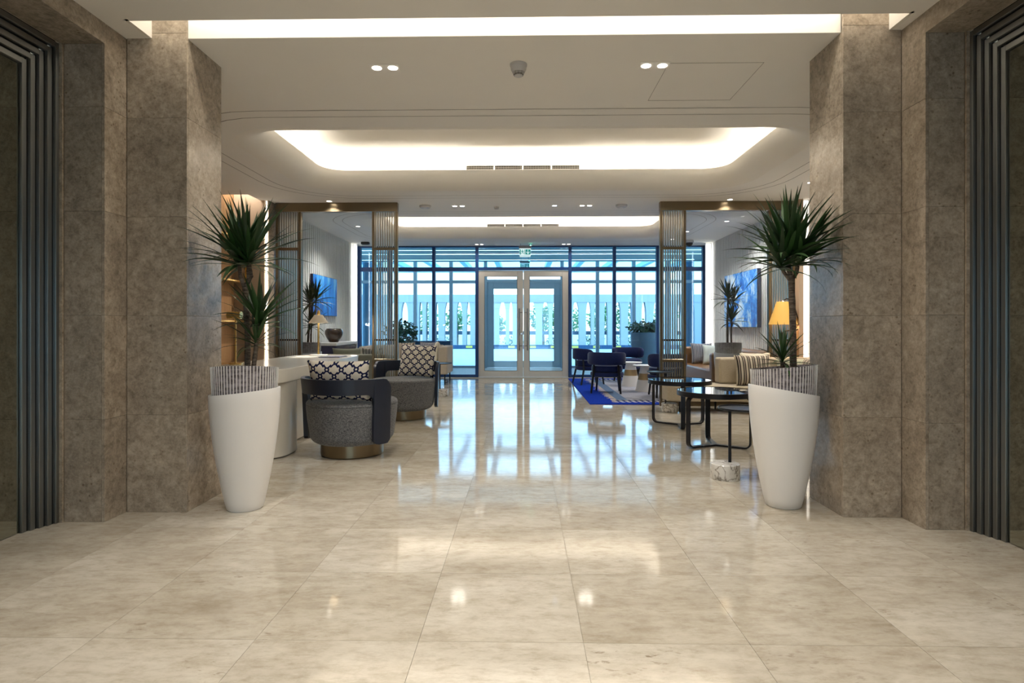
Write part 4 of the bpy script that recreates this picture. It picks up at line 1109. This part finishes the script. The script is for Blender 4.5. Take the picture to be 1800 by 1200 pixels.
# ================================================================== SWIVEL CHAIRS
def swivel(loc, rz, lab):
    """local -Y is the back of the chair"""
    t_ = thing('swivel_chair', lab, 'chair', loc, rz, 'grey tweed swivel chairs by the desk')
    MB().lathe([(0.0, 0.0), (0.262, 0.0), (0.268, 0.004), (0.275, 0.012), (0.275, 0.12), (0.0, 0.12)], 48).build('swivel_base', 'bronze', t_)
    pr = [(0, 0.115), (0.28, 0.115)]
    for k in range(7):
        a = PI / 2 * k / 6; pr.append((0.285 + 0.085 * math.sin(a), 0.20 - 0.085 * math.cos(a)))
    pr += [(0.388, 0.32), (0.398, 0.42)]
    MB().lathe(pr + [(0.399, 0.452), (0.39, 0.458), (0, 0.458)], 64).build('seat_drum', 'tweed', t_)
    top = [(0.0, 0.455), (0.394, 0.455), (0.400, 0.460)]
    for k in range(7):
        a = PI / 2 * k / 6; top.append((0.368 + 0.032 * math.cos(a), 0.462 + 0.030 * math.sin(a)))
    top += [(0.2, 0.500), (0, 0.502)]
    MB().lathe(top, 64).build('seat_cushion', 'tweed', t_)
    # back frame: bent inverted U
    A1 = math.radians(84); LW = math.radians(24); ztop, zband, zleg = 0.695, 0.565, 0.135
    cols = []
    def ztf(s_):
        e = A1 - abs(s_); r = 0.20
        return ztop - (0.075 * (1 - e / r) ** 2 if e < r else 0)
    N = 40
    ss = [-A1 + 2 * A1 * k / N for k in range(N + 1)]
    s1 = A1 - LW
    for sg in (-1, 1):
        ss += [sg * s1 - 1e-5 * sg, sg * s1 + 1e-5 * sg] + [sg * (s1 - 0.15 * (1 - math.cos(PI / 2 * k / 5))) for k in range(1, 6)]
    ss = sorted(ss)
    def zlow(s_):
        a = abs(s_)
        if a >= s1:
            e = min(a - s1, A1 - a) / (LW / 2)
            return zleg + 0.03 * max(0, 1 - e / 0.5) ** 2
        d = s1 - a
        if d < 0.15: return zband - 0.06 * (1 - math.sqrt(max(0, 1 - (1 - d / 0.15) ** 2)))
        return zband
    mb = MB()
    for s_ in ss:
        zl, zh = zlow(s_), ztf(s_)
        for z in (zl, zh):
            lean = 0.02 * max(0, (z - 0.5)) / 0.2
            for r in (0.388 + lean, 0.424 + lean):
                mb.v.append((r * math.sin(s_), -r * math.cos(s_), z))
    n = len(ss)
    for i in range(n - 1):
        a, b = 4 * i, 4 * (i + 1)
        mb.f += [(a, b, b + 2, a + 2), (a + 1, a + 3, b + 3, b + 1), (a, a + 1, b + 1, b), (a + 2, b + 2, b + 3, a + 3)]
    mb.f += [(0, 2, 3, 1), (4 * (n - 1), 4 * (n - 1) + 1, 4 * (n - 1) + 3, 4 * (n - 1) + 2)]
    o = mb.build('back_frame', 'navy_leather', t_, sharp=40)
    md = o.modifiers.new('bevel', 'BEVEL'); md.width = 0.015; md.segments = 3; md.limit_method = 'ANGLE'; md.angle_limit = math.radians(50)
    return t_
swivel((-1.54, 5.36, 0), math.radians(-20), 'nearer grey tweed swivel chair with navy back turned to us')
swivel((-1.49, 7.42, 0), math.radians(180 - 12), 'farther grey tweed swivel chair facing us')

def pillow_mesh(wd, hg, th, m, n=18):
    mb = MB(); uv = []
    for side in (1, -1):
        for j in range(n + 1):
            for i in range(n + 1):
                u = -1 + 2 * i / n; v = -1 + 2 * j / n
                x = u * wd / 2 * (1 - 0.07 * (1 - v * v)) ; z = v * hg / 2 * (1 - 0.07 * (1 - u * u))
                e = max(0, (1 - u ** 4)) ** 0.55 * max(0, (1 - v ** 4)) ** 0.55
                mb.v.append((x, side * th / 2 * e, z + hg / 2)); uv.append((i / n, j / n))
    k = (n + 1) ** 2
    for s_ in (0, 1):
        for j in range(n):
            for i in range(n):
                a = s_ * k + j * (n + 1) + i
                q = (a, a + 1, a + n + 2, a + n + 1); mb.f.append(q if s_ else tuple(reversed(q)))
    mb.uv = uv
    me = mb.mesh('cushion', m, 0)
    bm = bmesh.new(); bm.from_mesh(me); bmesh.ops.remove_doubles(bm, verts=bm.verts, dist=0.0004); bm.to_mesh(me); bm.free()
    me.polygons.foreach_set('use_smooth', [True] * len(me.polygons))
    return me
def cushion(loc, rot, wd, hg, th, m, lab, group=None):
    o = bpy.data.objects.new('cushion', pillow_mesh(wd, hg, th, m)); C.objects.link(o)
    o.location = loc; o.rotation_euler = rot
    return tag(o, lab, 'cushion', group)
cushion((-1.575, 5.13, 0.500), (math.radians(10), 0, math.radians(-6)), 0.56, 0.36, 0.15, 'lattice', 'cream cushion with navy chain lattice on the nearer swivel chair')
cushion((-1.36, 7.50, 0.502), (math.radians(-16), math.radians(2), math.radians(-8)), 0.47, 0.42, 0.15, 'lattice_b', 'cream cushion with navy chain lattice on the farther swivel chair')

# ================================================================== BLACK TABLES
def coffee_table(loc, rz, lab, r=0.355, h=0.53):
    t_ = thing('coffee_table', lab, 'table', loc, rz, 'round black coffee tables')
    MB().lathe([(r - 0.025, h - 0.05), (r, h - 0.045), (r, h), (r - 0.008, h + 0.002), (r - 0.008, h - 0.008), (0, h - 0.008), ], 64, cap=False).build('rim', 'black', t_)
    MB().lathe([(r - 0.009, h - 0.008), (r - 0.009, h - 0.001), (0, h - 0.001)], 64, cap=False).build('glass_top', 'black_glass', t_)
    MB().lathe([(0, h - 0.012), (r - 0.02, h - 0.05)], 48, cap=False).build('underside', 'black', t_)
    for k in range(3):
        a = rz * 0 + k * 2 * PI / 3
        mb = MB(); R = r - 0.03; w2 = 0.024; th = 0.014
        path = [(0.0, 0.012)] + [(R - 0.05, 0.012)]
        for q in range(1, 6):
            b = PI / 2 * q / 5; path.append((R - 0.05 + 0.05 * math.sin(b), 0.012 + 0.05 * (1 - math.cos(b))))
        path += [(R, h - 0.10)]
        for q in range(1, 5):
            b = PI / 2 * q / 4; path.append((R - 0.04 * (1 - math.cos(b)), h - 0.10 + 0.05 * math.sin(b)))
        ca, sa = math.cos(a), math.sin(a); vs = []
        for i, (x, z) in enumerate(path):
            x2, z2 = path[min(i + 1, len(path) - 1)]; x1, z1 = path[max(i - 1, 0)]
            L = math.hypot(x2 - x1, z2 - z1); nx_, nz_ = -(z2 - z1) / L, (x2 - x1) / L
            for o_, d_ in ((-w2, -th / 2), (w2, -th / 2), (w2, th / 2), (-w2, th / 2)):
                xx, zz = x + nx_ * d_, z + nz_ * d_
                vs.append((xx * ca - o_ * sa, xx * sa + o_ * ca, max(zz, 0.0)))
        m_ = len(path); fs = [(0, 1, 2, 3), tuple(4 * (m_ - 1) + q for q in (3, 2, 1, 0))]
        for i in range(m_ - 1):
            for q in range(4): fs.append((4 * i + q, 4 * i + (q + 1) % 4, 4 * i + 4 + (q + 1) % 4, 4 * i + 4 + q))
        mb.add(vs, fs).build('leg', 'black', t_, sharp=30)
    return t_
coffee_table((1.80, 6.92, 0), math.radians(-98), 'farther round black coffee table with glass top before the right sofa')
coffee_table((1.835, 5.75, 0), math.radians(85), 'nearer round black coffee table with glass top before the right sofa')
coffee_table((2.22, 4.84, 0), math.radians(180), 'round black coffee table mostly hidden behind the right planter', 0.33)
def side_table(loc, rz, lab):
    t_ = thing('side_table', lab, 'table', loc, rz, 'black side tables on marble bases')
    MB().lathe([(0.0, 0.0), (0.103, 0.0), (0.105, 0.003), (0.105, 0.112), (0.102, 0.115), (0, 0.115)], 40).build('marble_base', 'marble', t_, sharp=40)
    MB().cyl(0.045, 0.03, 0.114, 0.52, 0.0115, n=16).build('stem', 'black', t_)
    MB().lathe([(0, 0.518), (0.165, 0.518), (0.178, 0.524), (0.178, 0.535), (0.172, 0.535), (0.170, 0.527), (0, 0.527)], 48, (0.13, 0.0)).build('table_top', 'black', t_)
side_table((1.52, 4.53, 0), 0.0, 'black side table with white marble base beside the right planter')
side_table((1.955, 8.03, 0), math.radians(150), 'black side table with marble base tucked under the beige sofa end')
side_table((-1.33, 9.72, 0), math.radians(100), 'black side table with marble base beside the taupe sofa')

# ================================================================== SOFAS
def fillet_L():
    p = [(1.98, 8.38), (1.87, 8.10), (1.90, 7.92), (2.02, 7.85), (2.68, 7.85)]
    for k in range(1, 8):
        a = PI / 2 * k / 8; p.append((2.68 + 0.40 * math.sin(a), 7.45 + 0.40 * math.cos(a)))
    p += [(3.08, 7.45), (3.08, 5.6), (3.98, 5.6), (3.98, 8.38)]
    return p
sf = thing('corner_sofa', 'beige upholstered corner sofa in front of the right screen', 'sofa', (3.0, 7.6, 0))
MB().prism([(x - 3.0, y - 7.6) for x, y in fillet_L()], 0.155, 0.36).build('seat', 'beige', sf, bevel=0.022, seg=3)
B(2.66 - 3, 3.98 - 3, 8.16 - 7.6, 8.38 - 7.6, 0.36, 0.712).build('backrest', 'beige', sf, bevel=0.03, seg=3)
B(3.80 - 3, 3.98 - 3, 5.6 - 7.6, 8.15 - 7.6, 0.36, 0.712).build('backrest', 'beige', sf, bevel=0.03, seg=3)
for x, y in ((2.08, 7.98), (2.65, 8.3), (3.12, 7.3), (3.12, 5.7), (3.9, 5.7), (3.9, 8.3)):
    MB().lathe([(0.012, 0), (0.018, 0.156)], 12, (x - 3, y - 7.6)).build('leg', 'black', sf)
cushion((3.02, 7.87, 0.36), (math.radians(-18), 0, math.radians(-4)), 0.46, 0.42, 0.15, 'stripe', 'brown striped cushion leaning on the beige corner sofa')
cushion((3.12, 8.04, 0.372), (math.radians(-8), 0, math.radians(8)), 0.44, 0.42, 0.12, 'cream', 'cream cushion behind the brown striped one on the beige sofa')
cushion((3.58, 8.00, 0.36), (math.radians(-14), 0, math.radians(-25)), 0.42, 0.36, 0.13, 'olive', 'olive cushion in the corner of the beige sofa')
cushion((3.62, 7.66, 0.36), (math.radians(-16), 0, math.radians(-80)), 0.44, 0.38, 0.14, 'stripe', 'brown striped cushion against the right wall on the beige sofa')
# floor lamp with amber shade
fl = thing('floor_lamp', 'black bent-tube floor lamp with amber shade behind the beige sofa', 'lamp', (3.64, 8.47, 0))
MB().lathe([(0.075, 0), (0.075, 0.015), (0, 0.018)], 28).build('base', 'black', fl)
pts = [(0, 0, 0.015), (0, 0, 1.0), (0.005, 0, 1.05), (0.03, 0, 1.075), (0.08, 0, 1.08), (0.18, 0, 1.08), (0.225, 0, 1.10), (0.245, 0, 1.14), (0.24, 0, 1.18), (0.15, 0, 1.47), (0.12, 0, 1.52), (0.06, 0, 1.525), (0.015, 0, 1.50)]
MB().tube(pts, 0.009, 10).build('frame', 'black', fl)
MB().lathe([(0.19, 1.165), (0.085, 1.485), (0.082, 1.485), (0.187, 1.167)], 48, (0.01, 0), cap=False).build('lamp_shade', 'amber', fl)
MB().lathe([(0, 1.36), (0.03, 1.38), (0.035, 1.41), (0.015, 1.47), (0, 1.50)], 16, (0.01, 0), cap=False).build('bulb', 'bulb', fl)
l_ = bpy.data.lights.new('floor_lamp_glow', 'POINT'); l_.energy = 2; l_.color = (1, 0.7, 0.35); l_.shadow_soft_size = 0.04
o = bpy.data.objects.new('floor_lamp_glow', l_); C.objects.link(o); o.parent = fl; o.location = (0.01, 0, 1.30)
# tan leather sofa
ls = thing('leather_sofa', 'tan leather sofa along the right wall behind the screen', 'sofa', (3.5, 10.55, 0))
B(-0.48, 0.5, -0.98, 0.98, 0.10, 0.44).build('seat', 'brown_leather', ls, bevel=0.04, seg=3)
B(0.30, 0.5, -0.98, 0.98, 0.44, 0.74).build('backrest', 'brown_leather', ls, bevel=0.04, seg=3)
B(-0.50, 0.5, 0.80, 1.0, 0.10, 0.75).build('arm', 'brown_leather', ls, bevel=0.04, seg=3)
B(-0.50, 0.5, -1.0, -0.82, 0.10, 0.71).build('arm', 'brown_leather', ls, bevel=0.04, seg=3)
for x in (-0.42, 0.42):
    for y in (-0.9, 0.9): MB().cyl(x, y, 0, 0.11, 0.018, n=12).build('leg', 'black', ls)
cushion((3.32, 11.13, 0.44), (math.radians(-16), 0, 0), 0.40, 0.40, 0.13, 'stripe_blue', 'blue-grey striped cushion at the far end of the leather sofa')
cushion((3.46, 10.9, 0.44), (math.radians(-20), 0, math.radians(-16)), 0.40, 0.38, 0.13, 'mint', 'pale mint cushion beside the striped one on the leather sofa')
# khaki sofa seen from behind
ks = thing('khaki_sofa', 'khaki sofa seen from behind through the left screen', 'sofa', (-2.45, 9.25, 0))
B(-0.56, 0.56, -0.40, 0.45, 0.14, 0.42).build('seat', 'khaki', ks, bevel=0.03, seg=3)
B(-0.56, 0.56, -0.45, -0.25, 0.14, 0.72).build('backrest', 'khaki', ks, bevel=0.03, seg=3)
B(0.42, 0.56, -0.25, 0.45, 0.42, 0.62).build('arm', 'khaki', ks, bevel=0.03, seg=3)
B(-0.56, -0.42, -0.25, 0.45, 0.42, 0.62).build('arm', 'khaki', ks, bevel=0.03, seg=3)
for x in (-0.48, 0.48):
    for y in (-0.36, 0.36): MB().cyl(x, y, 0, 0.15, 0.015, n=12).build('leg', 'black', ks)
cushion((-2.70, 9.17, 0.42), (math.radians(14), 0, 0), 0.44, 0.40, 0.13, 'olive', 'olive cushion showing above the khaki sofa back')
cushion((-2.30, 9.17, 0.42), (math.radians(14), 0, 0), 0.34, 0.40, 0.12, 'stripe', 'striped cushion showing above the khaki sofa back')
# taupe sofa by the window
ts = thing('taupe_sofa', 'taupe sofa with slim black legs by the left window', 'sofa', (-2.35, 12.0, 0))
B(-0.70, 0.85, -0.45, 0.45, 0.20, 0.42).build('seat', 'taupe', ts, bevel=0.025, seg=3)
B(-0.70, 0.70, 0.25, 0.45, 0.42, 0.75).build('backrest', 'taupe', ts, bevel=0.03, seg=3)
B(0.70, 0.88, -0.47, 0.45, 0.20, 0.74).build('arm', 'taupe', ts, bevel=0.025, seg=3)
B(-0.85, -0.70, -0.47, 0.45, 0.20, 0.74).build('arm', 'taupe', ts, bevel=0.025, seg=3)
for x in (-0.78, 0.82):
    for y in (-0.4, 0.4): MB().cyl(x, y, 0, 0.21, 0.013, n=10).build('leg', 'black', ts)
cushion((-2.42, 12.06, 0.42), (math.radians(-14), 0, 0), 0.42, 0.40, 0.13, 'stripe', 'brown striped cushion left on the taupe sofa')
cushion((-1.98, 12.02, 0.42), (math.radians(-18), 0, math.radians(-25)), 0.42, 0.42, 0.13, 'stripe_blue', 'grey-blue striped cushion right on the taupe sofa')
cushion((-1.75, 11.80, 0.42), (math.radians(-8), 0, math.radians(-78)), 0.42, 0.42, 0.12, 'cream', 'cream cushion against the arm of the taupe sofa')
# console with vase
cs = thing('console', 'navy lacquer console with pale top under the left painting', 'console', (-3.44, 10.95, 0))
B(-0.21, 0.20, -0.66, 0.66, 0.80, 0.85).build('top', 'white_metal', cs, bevel=0.006)
B(-0.20, 0.17, -0.60, 0.62, 0.10, 0.80).build('body', 'console_navy', cs, bevel=0.004)
for k in range(3):
    B(0.17, 0.182, -0.59 + 0.405 * k, -0.195 + 0.405 * k, 0.12, 0.785).build('door', 'console_navy', cs, bevel=0.003, seg=1)
B(-0.21, -0.15, -0.66, -0.62, 0, 0.80).build('end_panel', 'white_metal', cs, sharp=0); B(-0.20, 0.2, 0.62, 0.66, 0, 0.80).build('end_panel', 'white_metal', cs, sharp=0)
B(-0.18, 0.15, -0.58, 0.60, 0, 0.10).build('plinth', 'console_navy', cs, sharp=0)
vs_ = thing('vase', 'dark brown glazed bowl vase on the navy console', 'vase', (-3.42, 10.72, 0.85))
MB().lathe([(0, 0), (0.075, 0), (0.085, 0.012), (0.135, 0.09), (0.160, 0.16), (0.155, 0.205), (0.135, 0.235), (0.125, 0.24), (0.12, 0.232), (0.138, 0.20), (0.14, 0.15), (0.07, 0.03), (0, 0.025)], 40, cap=False).build('body', 'vase', vs_)
MB().lathe([(0.126, 0.236), (0.132, 0.245), (0.122, 0.245), (0.120, 0.237)], 40, cap=False).build('lip', 'vase', vs_)
# paintings
pa = thing('painting', 'blue streaked abstract canvas on the left lounge wall', 'painting', (XL + 0.013, 10.93, 1.69))
B(0, 0.045, -0.66, 0.66, -0.36, 0.36).build('canvas_edge', 'art_edge', pa, sharp=0)
B(0.045, 0.050, -0.655, 0.655, -0.355, 0.355).build('canvas', 'art_a', pa, sharp=0)
pb = thing('painting', 'blue and white splashed abstract canvas on the right lounge wall', 'painting', (XR - 0.013, 11.0, 1.62))
B(-0.06, 0, -0.82, 0.82, -0.50, 0.50).build('canvas_edge', 'art_edge', pb, sharp=0)
B(-0.066, -0.06, -0.815, 0.815, -0.495, 0.495).build('canvas', 'art_b', pb, sharp=0)

# ================================================================== RUG, NAVY CHAIRS, WHITE TABLES
o = B(0, 1.95, 0, 4.2, 0.0, 0.012).build('rug', 'rug', sharp=0, loc=(0.97, 8.72, 0.0)); tag(o, 'blue bordered rug with grey field under the navy armchairs', 'rug')
def navy_chair(loc, rz, lab, first=[None]):
    if first[0]: return dup(first[0], loc, rz, lab)
    t_ = thing('navy_armchair', lab, 'chair', loc, rz, 'navy velvet armchairs on the blue rug')
    first[0] = t_
    MB().lathe([(0, 0.27), (0.24, 0.27), (0.278, 0.285), (0.285, 0.315), (0.278, 0.345), (0, 0.347)], 40).build('seat_base', 'navy_velvet', t_)
    MB().lathe([(0, 0.347), (0.235, 0.347), (0.262, 0.37), (0.268, 0.41), (0.258, 0.455), (0.21, 0.478), (0, 0.484)], 40).build('seat_cushion', 'navy_velvet', t_)
    A = math.radians(82); mb = MB(); N = 24
    sec = [(-0.035, 0.50), (-0.035, 0.67), (-0.02, 0.69), (0.02, 0.69), (0.035, 0.67), (0.035, 0.50), (0.02, 0.48), (-0.02, 0.48)]
    for k in range(N + 1):
        s_ = -A + 2 * A * k / N; e = 1 - abs(s_) / A
        f = 1.0 if e > 0.12 else 0.55 + 0.45 * math.sqrt(e / 0.12)
        for dr, z in sec:
            zz = 0.585 + (z - 0.585) * f * (1.0 if e > 0.3 else 0.85 + 0.5 * e); r = 0.30 + dr * f
            mb.v.append((r * math.sin(s_), -r * math.cos(s_), zz))
    n = len(sec)
    for k in range(N):
        for q in range(n): mb.f.append((k * n + q, k * n + (q + 1) % n, (k + 1) * n + (q + 1) % n, (k + 1) * n + q))
    mb.f += [tuple(range(n)), tuple(N * n + q for q in reversed(range(n)))]
    mb.build('backrest', 'navy_velvet', t_, sharp=50)
    for sg in (-1, 1):
        MB().tube([(sg * 0.245, -0.265, 0.0), (sg * 0.215, -0.20, 0.30), (sg * 0.20, -0.215, 0.52)], [0.016, 0.022, 0.016], 8).build('rear_leg', 'black', t_)
        MB().tube([(sg * 0.20, 0.215, 0.0), (sg * 0.175, 0.175, 0.30)], [0.016, 0.022], 8).build('front_leg', 'black', t_)
    return t_
navy_chair((1.43, 10.25, 0.0125), math.radians(-12), 'nearest navy armchair, its back toward us, at left on the rug')
navy_chair((1.30, 11.75, 0.0125), math.radians(-75), 'navy armchair at the rug far left, turned to the tables')
navy_chair((2.12, 12.1, 0.0125), math.radians(180), 'farthest navy armchair facing us before the window')
navy_chair((2.30, 9.72, 0.0125), math.radians(8), 'navy armchair half hidden behind the right screen slats')
def white_table(loc, lab):
    t_ = thing('pedestal_table', lab, 'table', loc, 0, 'white cone pedestal tables')
    pr = lambda z: 0.175 - 0.09 * (z / 0.43)
    MB().lathe([(0, 0.0), (pr(0), 0.0), (pr(0.20), 0.20), (0, 0.20)], 36).build('lower_cone', 'white_metal', t_)
    MB().lathe([(0, 0.20), (pr(0.2) - 0.001, 0.20), (pr(0.31) - 0.001, 0.31), (0, 0.31)], 36).build('brass_band', 'tan_band', t_)
    MB().lathe([(0, 0.31), (pr(0.31), 0.31), (pr(0.43), 0.43), (0, 0.43)], 36).build('upper_cone', 'white_metal', t_)
    MB().lathe([(0, 0.43), (0.19, 0.43), (0.215, 0.445), (0.215, 0.452), (0, 0.452)], 40).build('table_top', 'white_metal', t_)
white_table((2.02, 11.3, 0.0125), 'farther white cone pedestal table among the navy armchairs')
white_table((2.12, 10.42, 0.0125), 'nearer white cone pedestal table among the navy armchairs')
